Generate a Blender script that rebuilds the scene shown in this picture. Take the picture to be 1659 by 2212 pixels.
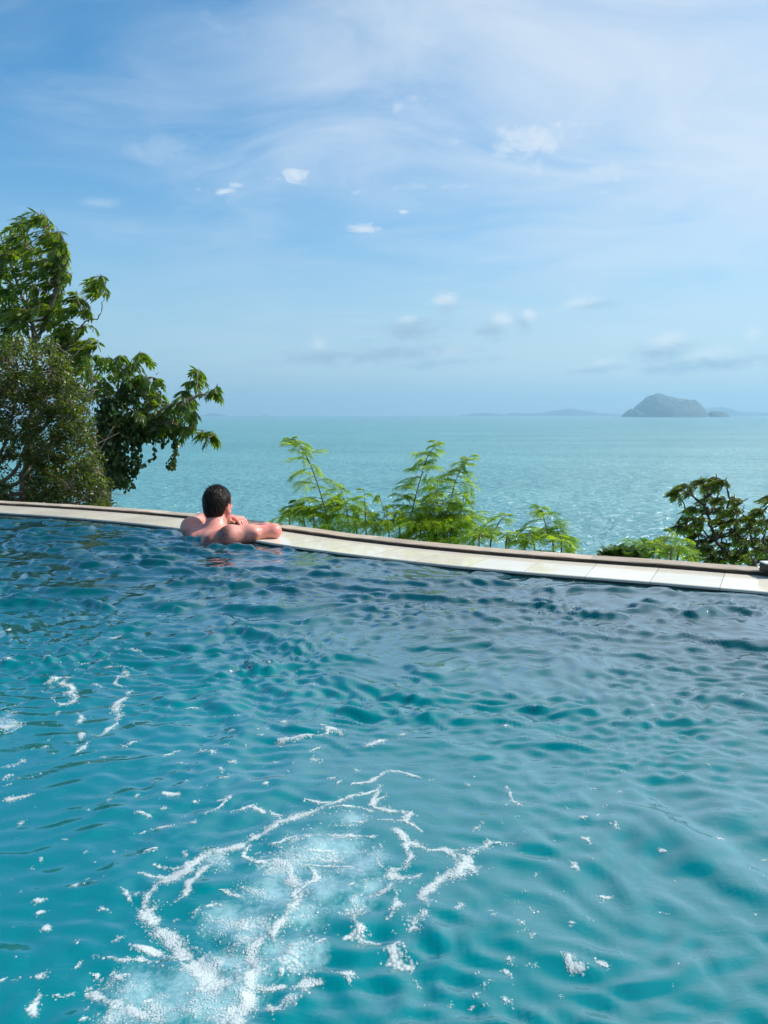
import bpy, math, random
import numpy as np
from mathutils import Vector

for o in list(bpy.data.objects):
    bpy.data.objects.remove(o, do_unlink=True)
SC = bpy.context.scene
COL = SC.collection
RNG = np.random.default_rng(7)
R = math.radians

# ------------------------------------------------------------------ camera
CAM_H = 0.75
PITCH = R(7.2)
FPX = 1665.0                      # focal length for a picture 1659 wide, 2212 high
cam_d = bpy.data.cameras.new('camera')
cam = bpy.data.objects.new('camera', cam_d)
COL.objects.link(cam)
cam.location = (0, 0, CAM_H)
cam.rotation_euler = (math.pi / 2 - PITCH, 0, 0)
cam_d.sensor_fit = 'VERTICAL'
cam_d.sensor_height = 24.0
cam_d.lens = 24.0 * FPX / 2212.0
cam_d.clip_start = 0.05
cam_d.clip_end = 60000
SC.camera = cam

# ------------------------------------------------------------------ sun, sky, exposure
SUN_EL, SUN_AZ = R(47), R(80)     # azimuth measured clockwise from +Y (straight ahead)
sun_dir = Vector((math.sin(SUN_AZ) * math.cos(SUN_EL), math.cos(SUN_AZ) * math.cos(SUN_EL), math.sin(SUN_EL)))
sl = bpy.data.lights.new('sun', 'SUN')
sl.energy = 4.2
sl.angle = R(0.5)
sl.color = (1.0, 0.95, 0.87)
so = bpy.data.objects.new('sun', sl)
COL.objects.link(so)
so.rotation_euler = sun_dir.to_track_quat('Z', 'Y').to_euler()

SC.view_settings.view_transform = 'Standard'
SC.view_settings.look = 'None'
SC.view_settings.exposure = 0.64
SC.view_settings.gamma = 1.0
SC.cycles.max_bounces = 10
SC.cycles.transparent_max_bounces = 24
SC.cycles.diffuse_bounces = 3
SC.cycles.glossy_bounces = 4
SC.cycles.volume_bounces = 0
SC.cycles.caustics_reflective = False
SC.cycles.caustics_refractive = False
SC.cycles.sample_clamp_indirect = 4.0


class NT:
    """Small helper round a node tree."""
    def __init__(self, tree):
        self.t = tree
        self.n = tree.nodes
        self.l = tree.links

    def node(self, typ, **kw):
        nd = self.n.new(typ)
        for k, v in kw.items():
            setattr(nd, k, v)
        return nd

    def put(self, sock, v):
        if hasattr(v, 'is_linked') or isinstance(v, bpy.types.NodeSocket):
            self.l.new(v, sock)
        elif isinstance(v, (tuple, list)) and len(v) == 3 and sock.type == 'RGBA':
            sock.default_value = (*v, 1)
        else:
            sock.default_value = v

    def math(self, op, a, b=None, c=None, clamp=False):
        nd = self.node('ShaderNodeMath', operation=op, use_clamp=clamp)
        self.put(nd.inputs[0], a)
        if b is not None: self.put(nd.inputs[1], b)
        if c is not None: self.put(nd.inputs[2], c)
        return nd.outputs[0]

    def vmath(self, op, a, b=None):
        nd = self.node('ShaderNodeVectorMath', operation=op)
        self.put(nd.inputs[0], a)
        if b is not None: self.put(nd.inputs[1], b)
        return nd.outputs['Value'] if op in ('LENGTH', 'DOT_PRODUCT') else nd.outputs[0]

    def mix(self, fac, a, b, blend='MIX'):
        nd = self.node('ShaderNodeMix', data_type='RGBA', blend_type=blend)
        self.put(nd.inputs[0], fac); self.put(nd.inputs[6], a); self.put(nd.inputs[7], b)
        return nd.outputs[2]

    def ramp(self, fac, lo, hi, a=0.0, b=1.0):
        nd = self.node('ShaderNodeMapRange', interpolation_type='SMOOTHSTEP')
        self.put(nd.inputs[0], fac)
        nd.inputs[1].default_value = lo; nd.inputs[2].default_value = hi
        nd.inputs[3].default_value = a; nd.inputs[4].default_value = b
        return nd.outputs[0]

    def noise(self, vec, scale, detail=4.0, rough=0.55, distort=0.0):
        nd = self.node('ShaderNodeTexNoise')
        if vec is not None: self.put(nd.inputs['Vector'], vec)
        nd.inputs['Scale'].default_value = scale
        nd.inputs['Detail'].default_value = detail
        nd.inputs['Roughness'].default_value = rough
        nd.inputs['Distortion'].default_value = distort
        return nd.outputs[0]

    def combine(self, x, y, z):
        nd = self.node('ShaderNodeCombineXYZ')
        self.put(nd.inputs[0], x); self.put(nd.inputs[1], y); self.put(nd.inputs[2], z)
        return nd.outputs[0]

    def mapping(self, vec, scale=(1, 1, 1), rot=(0, 0, 0), loc=(0, 0, 0)):
        nd = self.node('ShaderNodeMapping')
        self.put(nd.inputs[0], vec)
        nd.inputs['Scale'].default_value = scale
        nd.inputs['Rotation'].default_value = rot
        nd.inputs['Location'].default_value = loc
        return nd.outputs[0]


def direction_of(px, py):
    """azimuth and elevation of a picture point (1659 x 2212)"""
    x, y = (px - 829.5) / FPX, (1106 - py) / FPX
    d = np.array([x, math.cos(PITCH) + y * math.sin(PITCH), -math.sin(PITCH) + y * math.cos(PITCH)])
    d /= np.linalg.norm(d)
    return math.atan2(d[0], d[1]), math.asin(d[2])


def build_world():
    w = bpy.data.worlds.new('World')
    SC.world = w
    w.use_nodes = True
    w.node_tree.nodes.clear()
    T = NT(w.node_tree)
    out = T.node('ShaderNodeOutputWorld')
    bg = T.node('ShaderNodeBackground')
    bg.inputs[1].default_value = 0.10
    T.l.new(bg.outputs[0], out.inputs[0])
    sky = T.node('ShaderNodeTexSky', sky_type='NISHITA')
    sky.sun_disc = False
    sky.sun_elevation = SUN_EL
    sky.sun_rotation = SUN_AZ
    sky.altitude = 0
    sky.air_density = 1.0
    sky.dust_density = 1.2
    sky.ozone_density = 3.0
    geo = T.node('ShaderNodeTexCoord')
    d = geo.outputs['Generated']
    sep = T.node('ShaderNodeSeparateXYZ')
    T.l.new(d, sep.inputs[0])
    x, y, z = sep.outputs
    az = T.math('ARCTAN2', x, y)
    el = T.math('ARCSINE', z)
    # high thin cloud: noise on a flat cloud sheet overhead
    zz = T.math('ADD', T.math('MAXIMUM', z, 0.0), 0.12)
    p = T.combine(T.math('DIVIDE', x, zz), T.math('DIVIDE', y, zz), 0.0)
    warp = T.noise(p, 0.8, 3)
    p2 = T.vmath('ADD', p, T.combine(T.math('MULTIPLY', warp, 0.9), T.math('MULTIPLY', warp, 0.5), 0.0))
    big = T.noise(T.mapping(p2, (0.55, 0.30, 1), (0, 0, R(-28)), (3.1, 1.7, 0)), 1.0, 3, 0.5)
    fine = T.noise(T.mapping(p2, (0.9, 1.5, 1), (0, 0, R(20)), (0.4, 5.2, 0)), 1.5, 7, 0.60, 0.8)
    side = T.ramp(az, -0.50, 0.35, 0.0, 1.0)
    cirrus = T.math('ADD', T.math('MULTIPLY', big, 0.75), T.math('MULTIPLY', fine, 0.48))
    cirrus = T.math('ADD', cirrus, T.math('MULTIPLY', side, 0.32))
    veil = T.ramp(cirrus, 0.60, 1.05, 0.0, 0.82)
    veil = T.math('MULTIPLY', veil, T.ramp(el, 0.04, 0.30, 0.25, 1.0))

    ang = T.combine(az, el, 0.0)
    # a noisy edge shared by all the single clouds
    e1 = T.noise(T.mapping(ang, (14, 22, 1)), 1.0, 6, 0.62, 0.3)
    e2 = T.noise(T.mapping(ang, (26, 58, 1)), 1.0, 7, 0.70, 0.7)
    total = veil

    def cloud(px, py, rx, ry, amp, tilt=0.0, edge=0.9, n=None, soft=0.75):
        nonlocal total
        a, e = direction_of(px, py)
        dx = T.math('SUBTRACT', az, a); dy = T.math('SUBTRACT', el, e)
        c, s = math.cos(tilt), math.sin(tilt)
        u = T.math('ADD', T.math('MULTIPLY', dx, c), T.math('MULTIPLY', dy, s))
        v = T.math('SUBTRACT', T.math('MULTIPLY', dy, c), T.math('MULTIPLY', dx, s))
        u = T.math('DIVIDE', u, rx / FPX); v = T.math('DIVIDE', v, ry / FPX)
        r = T.math('SQRT', T.math('ADD', T.math('MULTIPLY', u, u), T.math('MULTIPLY', v, v)))
        q = T.math('SUBTRACT', T.math('ADD', 1.0, T.math('MULTIPLY', T.math('SUBTRACT', n or e1, 0.5), 2 * edge)), r)
        m = T.ramp(q, 0.0, soft, 0.0, amp)
        total = T.math('MAXIMUM', total, m)

    # broad bright swathe upper right of the middle
    cloud(1130, 300, 380, 105, 0.85, R(-9), 1.5, e1, 1.3)
    cloud(1180, 285, 260, 45, 0.70, R(-6), 1.8, e2, 1.4)
    cloud(1330, 360, 120, 65, 0.70, R(25), 1.2, e1, 0.9)
    cloud(380, 320, 150, 45, 0.36, R(6), 1.3, e1, 1.0)
    cloud(1500, 130, 330, 170, 0.55, R(40), 1.0, e1, 1.2)
    cloud(860, 110, 420, 60, 0.50, R(4), 1.4, e1, 1.2)
    cloud(520, 70, 260, 40, 0.34, R(-6), 1.4, e1, 1.2)
    cloud(1000, 402, 220, 22, 0.50, R(2), 1.6, e2, 1.2)
    cloud(1200, 225, 120, 26, 0.60, R(-4), 1.6, e2, 1.1)
    cloud(1590, 300, 190, 75, 0.50, R(48), 1.3, e1, 1.1)
    cloud(220, 440, 60, 14, 0.30, 0, 1.4, e2, 1.1)
    # small bright puffs
    for px, py, rx, ry, a in ((640, 380, 52, 22, .8), (598, 386, 30, 9, .6), (484, 412, 30, 11, .75), (510, 400, 26, 7, .6),
                              (428, 409, 9, 5, .5), (792, 496, 42, 13, .75), (870, 457, 17, 6, .75), (775, 413, 30, 10, .55),
                              (668, 290, 16, 14, .4), (905, 402, 150, 15, .4), (1345, 550, 12, 24, .4)):
        cloud(px, py, rx * 1.2, ry * 1.2, min(1, a * 1.1), 0, 1.2, e2, 1.1)
    col_white = T.mix(T.ramp(az, -0.3, 0.5), (4.9, 5.5, 6.2), (5.3, 5.65, 6.05))
    base = T.mix(1.0, sky.outputs[0], (0.36, 0.89, 1.09), 'MULTIPLY')
    # pale moist air low over the sea
    # glow added round the unseen sun to brighten reflections in the water
    sd = T.vmath('DOT_PRODUCT', d, tuple(sun_dir))
    glow = T.math('POWER', T.math('MAXIMUM', sd, 0.0), 40.0)
    low = T.ramp(el, -0.02, 0.36, 0.72, 0.0)
    base = T.mix(low, base, T.mix(T.ramp(az, -0.45, 0.45), (3.95, 4.7, 5.1), (5.0, 5.4, 5.45)))
    skyc = T.mix(total, base, col_white)
    # low heaps of cumulus over the horizon: pale tops, blue-grey bodies
    total = T.math('MULTIPLY', 0.0, el)
    for px, py, rx, ry, a in ((960, 650, 50, 20, .5), (880, 690, 30, 14, .45), (690, 742, 28, 26, .4), (1085, 690, 36, 18, .6), (1140, 682, 22, 20, .6), (1250, 655, 60, 18, .4),
                              (1440, 740, 48, 28, .55), (1300, 785, 40, 14, .5), (1530, 765, 70, 22, .5), (1625, 720, 22, 20, .35), (960, 760, 60, 16, .45), (1580, 790, 60, 14, .4)):
        cloud(px, py, rx, ry, min(0.85, a * 1.3), R(8), 1.2, e2, 1.0)
    skyc = T.mix(total, skyc, (5.8, 6.1, 6.4))
    total = T.math('MULTIPLY', 0.0, el)
    for px, py, rx, ry, a in ((890, 715, 90, 26, .5), (700, 772, 130, 20, .5), (1060, 715, 36, 24, .45), (1130, 700, 18, 22, .45), (850, 765, 150, 22, .5),
                              (1430, 762, 60, 22, .5), (1520, 790, 120, 18, .5), (1300, 797, 60, 10, .45), (950, 785, 120, 12, .4), (960, 665, 40, 16, .3), (1280, 662, 50, 10, .3)):
        cloud(px, py, rx * 1.35, ry * 1.25, min(1.0, a * 2.0), R(4), 1.2, e2, 1.1)
    skyc = T.mix(total, skyc, (2.6, 3.6, 4.5))
    skyc = T.mix(1.0, skyc, T.mix(glow, (0, 0, 0), (4.0, 3.8, 3.6)), 'ADD')
    T.l.new(skyc, bg.inputs[0])


build_world()


# ------------------------------------------------------------------ small tools
def un(px, py, z=0.0):
    """point of the plane at height z seen at a picture point (arrays allowed)"""
    px, py = np.asarray(px, float), np.asarray(py, float)
    x, y = (px - 829.5) / FPX, (1106 - py) / FPX
    dy = math.cos(PITCH) + y * math.sin(PITCH)
    dz = -math.sin(PITCH) + y * math.cos(PITCH)
    t = (z - CAM_H) / dz
    return np.stack([x * t, dy * t, CAM_H + dz * t], -1)


def at_depth(px, py, Y):
    """point at distance Y ahead seen at a picture point"""
    px, py, Y = np.asarray(px, float), np.asarray(py, float), np.asarray(Y, float)
    x, y = (px - 829.5) / FPX, (1106 - py) / FPX
    dy = math.cos(PITCH) + y * math.sin(PITCH)
    dz = -math.sin(PITCH) + y * math.cos(PITCH)
    t = Y / dy
    return np.stack([x * t, Y + 0 * t, CAM_H + dz * t], -1)


def mesh_obj(name, V, faces, mat, parent=None, smooth=True, uv=None):
    """faces: list of int arrays, each (n,3) or (n,4)"""
    V = np.asarray(V, np.float32)
    if not isinstance(faces, list): faces = [faces]
    faces = [np.asarray(f, np.int32) for f in faces if len(f)]
    loops = np.concatenate([f.ravel() for f in faces])
    sizes = np.concatenate([np.full(len(f), f.shape[1], np.int32) for f in faces])
    starts = np.concatenate([[0], np.cumsum(sizes)[:-1]]).astype(np.int32)
    me = bpy.data.meshes.new(name)
    me.vertices.add(len(V)); me.vertices.foreach_set('co', V.ravel())
    me.loops.add(len(loops)); me.loops.foreach_set('vertex_index', loops)
    me.polygons.add(len(sizes)); me.polygons.foreach_set('loop_start', starts)
    me.polygons.foreach_set('use_smooth', np.full(len(sizes), smooth, bool))
    if uv is not None:
        l = me.uv_layers.new(name='UVMap')
        l.data.foreach_set('uv', np.asarray(uv, np.float32)[loops].ravel())
    me.update(calc_edges=True)
    me.validate()
    if mat: me.materials.append(mat)
    o = bpy.data.objects.new(name, me)
    COL.objects.link(o)
    if parent is not None: o.parent = parent
    return o


class MB:
    """collects pieces of one mesh"""
    def __init__(self):
        self.V, self.Q, self.T3, self.n = [], [], [], 0

    def add(self, V, quads=None, tris=None):
        V = np.asarray(V, np.float32)
        if quads is not None and len(quads): self.Q.append(np.asarray(quads, np.int32) + self.n)
        if tris is not None and len(tris): self.T3.append(np.asarray(tris, np.int32) + self.n)
        self.V.append(V); self.n += len(V)

    def tube(self, pts, radii, sides=7, wob=0.0):
        pts = np.asarray(pts, float); n = len(pts)
        radii = np.broadcast_to(np.asarray(radii, float), (n,))
        tan = np.gradient(pts, axis=0); tan /= np.linalg.norm(tan, axis=1)[:, None] + 1e-9
        ref = np.where(np.abs(tan[:, 2:3]) > 0.9, np.array([[1., 0, 0]]), np.array([[0, 0, 1.]]))
        a = np.cross(tan, ref); a /= np.linalg.norm(a, axis=1)[:, None] + 1e-9
        b = np.cross(tan, a)
        th = np.linspace(0, 2 * np.pi, sides, endpoint=False)
        ring = a[:, None] * np.cos(th)[None, :, None] + b[:, None] * np.sin(th)[None, :, None]
        rr = radii[:, None] * (1 + wob * RNG.normal(size=(n, sides)))
        V = (pts[:, None] + ring * rr[..., None]).reshape(-1, 3)
        V = np.vstack([V, pts[:1], pts[-1:]])
        i = np.arange(n - 1)[:, None] * sides; j = np.arange(sides)[None]
        j2 = (j + 1) % sides
        Q = np.stack([i + j, i + j2, i + sides + j2, i + sides + j], -1).reshape(-1, 4)
        e = (n - 1) * sides; jj = np.arange(sides); jn = (jj + 1) % sides
        T3 = np.vstack([np.stack([jn, jj, np.full(sides, n * sides)], -1), np.stack([e + jj, e + jn, np.full(sides, n * sides + 1)], -1)])
        self.add(V, Q, T3)

    def box(self, lo, hi):
        x0, y0, z0 = lo; x1, y1, z1 = hi
        V = [(x0, y0, z0), (x1, y0, z0), (x1, y1, z0), (x0, y1, z0), (x0, y0, z1), (x1, y0, z1), (x1, y1, z1), (x0, y1, z1)]
        self.add(V, [(0, 3, 2, 1), (4, 5, 6, 7), (0, 1, 5, 4), (1, 2, 6, 5), (2, 3, 7, 6), (3, 0, 4, 7)])

    def instances(self, tV, tQ, tT, pos, ax, nrm, sl, sw):
        """copies of a template whose x runs along ax and z along nrm"""
        pos, ax, nrm = (np.asarray(a, float) for a in (pos, ax, nrm))
        ax = ax / (np.linalg.norm(ax, axis=1)[:, None] + 1e-9)
        yv = np.cross(nrm, ax); yv /= np.linalg.norm(yv, axis=1)[:, None] + 1e-9
        zv = np.cross(ax, yv)
        sl = np.broadcast_to(np.asarray(sl, float), (len(pos),)); sw = np.broadcast_to(np.asarray(sw, float), (len(pos),))
        tV = np.asarray(tV, float)
        V = pos[:, None] + ax[:, None] * (tV[None, :, 0:1] * sl[:, None, None]) + yv[:, None] * (tV[None, :, 1:2] * sw[:, None, None]) + zv[:, None] * (tV[None, :, 2:3] * sl[:, None, None])
        k = len(tV); off = (np.arange(len(pos)) * k)[:, None, None]
        Q = (np.asarray(tQ)[None] + off).reshape(-1, 4) if tQ is not None and len(tQ) else None
        T3 = (np.asarray(tT)[None] + off).reshape(-1, 3) if tT is not None and len(tT) else None
        self.add(V.reshape(-1, 3), Q, T3)

    def build(self, name, mat, parent=None, smooth=True):
        V = np.vstack(self.V)
        f = []
        if self.Q: f.append(np.vstack(self.Q))
        if self.T3: f.append(np.vstack(self.T3))
        return mesh_obj(name, V, f, mat, parent, smooth)


def empty(name, loc=(0, 0, 0)):
    o = bpy.data.objects.new(name, None)
    o.empty_display_size = 0.2
    COL.objects.link(o)
    o.location = loc
    return o


def under(o, root):
    """parent a mesh built in world coordinates to a root standing elsewhere"""
    o.parent = root
    o.matrix_parent_inverse = root.matrix_basis.inverted()
    return o


def tag(o, label=None, cat=None, group=None, kind=None):
    if label: o['label'] = label
    if cat: o['category'] = cat
    if group: o['group'] = group
    if kind: o['kind'] = kind
    return o


def vnoise(x, y, seed=0):
    """smooth value noise, -1..1"""
    xi, yi = np.floor(x).astype(np.int64), np.floor(y).astype(np.int64)
    fx, fy = x - xi, y - yi
    fx, fy = fx * fx * fx * (fx * (6 * fx - 15) + 10), fy * fy * fy * (fy * (6 * fy - 15) + 10)
    def h(a, b):
        n = (a * 374761393 + b * 668265263 + seed * 1442695041) & 0x7fffffff
        n = ((n ^ (n >> 13)) * 1274126177) & 0x7fffffff
        return ((n ^ (n >> 16)) & 0xffff) / 32767.5 - 1
    a = h(xi, yi) * (1 - fx) + h(xi + 1, yi) * fx
    b = h(xi, yi + 1) * (1 - fx) + h(xi + 1, yi + 1) * fx
    return a * (1 - fy) + b * fy


def fbm(x, y, oct=4, seed=0):
    s, a, t = 0, 1.0, 0
    for k in range(oct):
        s = s + a * vnoise(x * 2 ** k + 17.3 * k, y * 2 ** k - 9.1 * k, seed + k); t += a; a *= 0.5
    return s / t


def material(name):
    m = bpy.data.materials.new(name)
    m.use_nodes = True
    m.node_tree.nodes.clear()
    T = NT(m.node_tree)
    out = T.node('ShaderNodeOutputMaterial')
    return m, T, out


def principled(T, out, **kw):
    p = T.node('ShaderNodeBsdfPrincipled')
    for k, v in kw.items():
        T.put(p.inputs[k.replace('_', ' ')], v)
    T.l.new(p.outputs[0], out.inputs[0])
    return p


def bump(T, height, strength, dist=0.01, normal=None):
    b = T.node('ShaderNodeBump')
    b.inputs['Strength'].default_value = strength
    b.inputs['Distance'].default_value = dist
    T.l.new(height, b.inputs['Height'])
    if normal is not None: T.l.new(normal, b.inputs['Normal'])
    return b.outputs[0]


def obj_coord(T):
    return T.node('ShaderNodeNewGeometry').outputs['Position']


def leaf_material(name, base, trans, rough=0.42, vary=0.5, tw=0.42):
    m, T, out = material(name)
    g = T.node('ShaderNodeNewGeometry')
    rnd = g.outputs['Random Per Island']
    lum = T.ramp(rnd, 0.0, 1.0, 1 - vary, 1 + vary)
    warm = T.math('GREATER_THAN', T.math('FRACT', T.math('MULTIPLY', rnd, 37.7)), 0.86)
    b2 = (min(1, base[0] * 2.4), base[1] * 1.45, base[2] * 0.9)
    c = T.mix(T.math('MULTIPLY', warm, 0.7), base, b2)
    c = T.mix(1.0, c, T.combine(lum, lum, lum), 'MULTIPLY')
    t = T.mix(T.math('MULTIPLY', warm, 0.6), trans, (min(1, trans[0] * 1.6), trans[1] * 1.15, trans[2]))
    p = T.node('ShaderNodeBsdfPrincipled')
    T.put(p.inputs['Base Color'], c); p.inputs['Roughness'].default_value = rough
    p.inputs['Specular IOR Level'].default_value = 0.45
    tr = T.node('ShaderNodeBsdfTranslucent'); T.put(tr.inputs[0], t)
    mx = T.node('ShaderNodeMixShader'); mx.inputs[0].default_value = tw
    T.l.new(p.outputs[0], mx.inputs[1]); T.l.new(tr.outputs[0], mx.inputs[2]); T.l.new(mx.outputs[0], out.inputs[0])
    return m


def bark_material(name, a, b):
    m, T, out = material(name)
    pos = obj_coord(T)
    n = T.noise(T.mapping(pos, (14, 14, 4)), 3.0, 6, 0.65)
    c = T.mix(T.ramp(n, 0.3, 0.7), a, b)
    p = principled(T, out, Base_Color=c, Roughness=0.85)
    T.l.new(bump(T, n, 0.6, 0.01), p.inputs['Normal'])
    return m


# ------------------------------------------------------------------ sea, islands, hillside
SEA_Z = -22.0
SEA_R = 16000.0


def water_mix(T, out, body, nb, power, top, rough, low=-0.018):
    """water: a coloured body under a mirror that grows towards grazing angles"""
    lw = T.node('ShaderNodeLayerWeight'); lw.inputs['Blend'].default_value = 0.5
    T.l.new(nb, lw.inputs['Normal'])
    fac = T.math('MAXIMUM', T.math('SUBTRACT', T.math('MULTIPLY', T.math('POWER', lw.outputs['Facing'], power), top), low), 0.018)
    gl = T.node('ShaderNodeBsdfGlossy'); gl.inputs['Roughness'].default_value = rough
    T.l.new(nb, gl.inputs['Normal'])
    df = T.node('ShaderNodeBsdfDiffuse'); T.put(df.inputs[0], body); T.l.new(nb, df.inputs['Normal'])
    mx = T.node('ShaderNodeMixShader')
    T.l.new(fac, mx.inputs[0]); T.l.new(df.outputs[0], mx.inputs[1]); T.l.new(gl.outputs[0], mx.inputs[2])
    T.l.new(mx.outputs[0], out.inputs['Surface'])


def build_sea():
    m, T, out = material('sea_water')
    pos = obj_coord(T)
    sep = T.node('ShaderNodeSeparateXYZ'); T.l.new(pos, sep.inputs[0])
    w1 = T.noise(T.mapping(pos, (0.17, 0.23, 1), (0, 0, R(14))), 1.0, 3, 0.55, 0.3)
    w2 = T.noise(T.mapping(pos, (0.5, 0.75, 1), (0, 0, R(-8))), 1.0, 4, 0.6, 0.2)
    w3 = T.noise(T.mapping(pos, (0.03, 0.06, 1), (0, 0, R(25))), 1.0, 2, 0.5)
    h = T.math('ADD', T.math('MULTIPLY', w1, 1.0), T.math('MULTIPLY', w2, 0.50))
    h = T.math('ADD', h, T.math('MULTIPLY', w3, 1.2))
    patch = T.noise(T.mapping(pos, (0.004, 0.011, 1)), 1.0, 4, 0.55)
    far = T.ramp(T.vmath('LENGTH', pos), 120.0, 900.0)
    c = T.mix(T.ramp(patch, 0.35, 0.65), (0.075, 0.280, 0.305), (0.105, 0.335, 0.355))
    # a few whitecaps
    cap = T.noise(T.mapping(pos, (0.22, 0.8, 1)), 1.0, 6, 0.7, 0.5)
    capm = T.ramp(cap, 0.735, 0.76)
    c = T.mix(capm, c, (0.75, 0.8, 0.8))
    nb = bump(T, h, 1.0, 2.8)
    water_mix(T, out, c, nb, 2.2, 0.9, 0.16)
    rings = np.concatenate([np.linspace(2, 100, 24)[:-1], np.geomspace(100, SEA_R, 60)])
    n = 240
    th = np.linspace(0, 2 * np.pi, n, endpoint=False)
    V = np.concatenate([np.stack([r * np.sin(th), r * np.cos(th), np.full(n, SEA_Z)], -1) for r in rings])
    i = np.arange(len(rings) - 1)[:, None] * n; j = np.arange(n)[None]; j2 = (j + 1) % n
    Q = np.stack([i + j, i + n + j, i + n + j2, i + j2], -1).reshape(-1, 4)
    V = np.vstack([V, [[0, 0, SEA_Z]]])
    T3 = np.stack([np.arange(n), (np.arange(n) + 1) % n, np.full(n, len(V) - 1)], -1)
    o = mesh_obj('sea', V, [Q, T3], m)
    tag(o, kind='structure')


def build_island(name, label, profile, base_y, dist, depth, seed):
    """profile: picture points along the skyline; becomes a ridge with its own depth"""
    m = ISLAND_MAT
    pr = np.array(profile, float)
    n = 150; k = 44
    xs = np.linspace(pr[0, 0], pr[-1, 0], n)
    hs = np.interp(xs, pr[:, 0], base_y - pr[:, 1])
    px = dist / FPX / math.cos(PITCH) * 1.0
    X = (xs - 829.5) * px
    Hh = np.maximum(hs, 0) * px * (0.62 if name == 'hills' else 1.0)
    v = np.linspace(-1, 1, k)
    XX, VV = np.meshgrid(X, v, indexing='ij')
    w = depth * (0.25 + 0.75 * np.sin(np.pi * np.clip((xs - xs[0]) / (xs[-1] - xs[0]), 0.02, 0.98)) ** 0.6)
    YY = dist + VV * w[:, None]
    ridge = (1 - np.abs(VV) ** 2.4) ** 0.8
    nz = fbm(XX / (depth * .12), YY / (depth * .12), 5, seed)
    ZZ = SEA_Z - 4 + (Hh[:, None] + 4) * ridge * (1 + 0.10 * nz * (np.abs(VV) > 0.02))
    ZZ += Hh.max() * 0.025 * fbm(XX / (depth * .03), YY / (depth * .03), 3, seed + 9)
    edge = (np.abs(VV) > 0.999)
    ZZ[edge] = SEA_Z - 4
    ZZ[0] = SEA_Z - 4; ZZ[-1] = SEA_Z - 4
    V = np.stack([XX, YY, ZZ], -1).reshape(-1, 3)
    i = np.arange(n - 1)[:, None] * k; j = np.arange(k - 1)[None]
    Q = np.stack([i + j, i + k + j, i + k + j + 1, i + j + 1], -1).reshape(-1, 4)
    tag(mesh_obj(name, V, Q, m), label, None, None, 'structure')


m, T, out = material('island_forest')
_p = obj_coord(T)
_n = T.noise(T.mapping(_p, (0.012, 0.012, 0.02)), 1.0, 6, 0.65)
_c = T.mix(T.ramp(_n, 0.35, 0.62), (0.025, 0.045, 0.028), (0.10, 0.11, 0.10))
principled(T, out, Base_Color=_c, Roughness=0.95)
ISLAND_MAT = m


def build_islands():
    c5 = lambda pts: [(987.5 + a * .4048, 811.9 + b * .4048) for a, b in pts]
    b = 811.9 + 203 * .4048
    build_island('island', 'steep rounded island on the horizon, largest of the islands', c5([(866, 203), (885, 177), (910, 160), (930, 165), (955, 135), (965, 127), (990, 105), (1015, 92), (1045, 85), (1065, 88), (1090, 98), (1120, 103), (1150, 110), (1170, 109), (1190, 113), (1212, 117), (1225, 112), (1240, 122), (1250, 130), (1275, 155), (1295, 185), (1301, 203)]), b, 7500, 320, 3)
    build_island('islet', 'small rocky islet just right of the large island', c5([(1312, 203), (1315, 182), (1322, 175), (1335, 173), (1352, 176), (1370, 174), (1390, 178), (1397, 183), (1412, 189), (1425, 203)]), b, 7400, 120, 5)
    build_island('hills', 'faint far range of hills left of the large island', c5([(0, 201), (70, 182), (150, 176), (250, 188), (290, 176), (330, 178), (400, 180), (490, 165), (540, 150), (580, 141), (610, 146), (640, 158), (680, 159), (730, 178), (800, 182), (865, 190), (900, 201)]), b - 1, 15000, 480, 11)
    build_island('hills', 'faint far hill behind the large island and the islet', c5([(1200, 201), (1275, 150), (1330, 133), (1380, 130), (1420, 142), (1470, 172), (1540, 170), (1600, 176), (1659, 174), (1750, 182), (1900, 201)]), b - 1, 15200, 450, 13)
    build_island('islet', 'tiny low far islet beside the hanging tree branch', [(443, 893.5), (452, 891), (462, 888), (476, 888.5), (484, 891), (492, 891.5), (497, 893.5)], 893.7, 14000, 180, 17)
    build_island('islet', 'tiny low far islet on the left open horizon', [(566, 893.5), (572, 891.5), (580, 891), (586, 893.5)], 893.7, 14500, 100, 19)


# ------------------------------------------------------------------ pool edge curve
EDGE = np.array([(-8.5, 7.2), (-6.0, 6.75), (-4.4, 6.32), (-2.90, 5.775), (-2.51, 5.615), (-2.2, 5.475), (-1.88, 5.305), (-1.65, 5.172), (-1.42, 5.02), (-1.325, 4.95),
                 (-0.95, 4.64), (-0.6, 4.337), (-0.45, 4.215), (-0.275, 4.088), (-0.07, 3.948), (0.113, 3.834), (0.213, 3.776), (0.427, 3.66), (0.586, 3.583), (0.70, 3.53),
                 (0.915, 3.442), (1.173, 3.337), (1.595, 3.14), (2.3, 2.78), (3.2, 2.25), (4.2, 1.55), (5.2, 0.75)])


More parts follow.
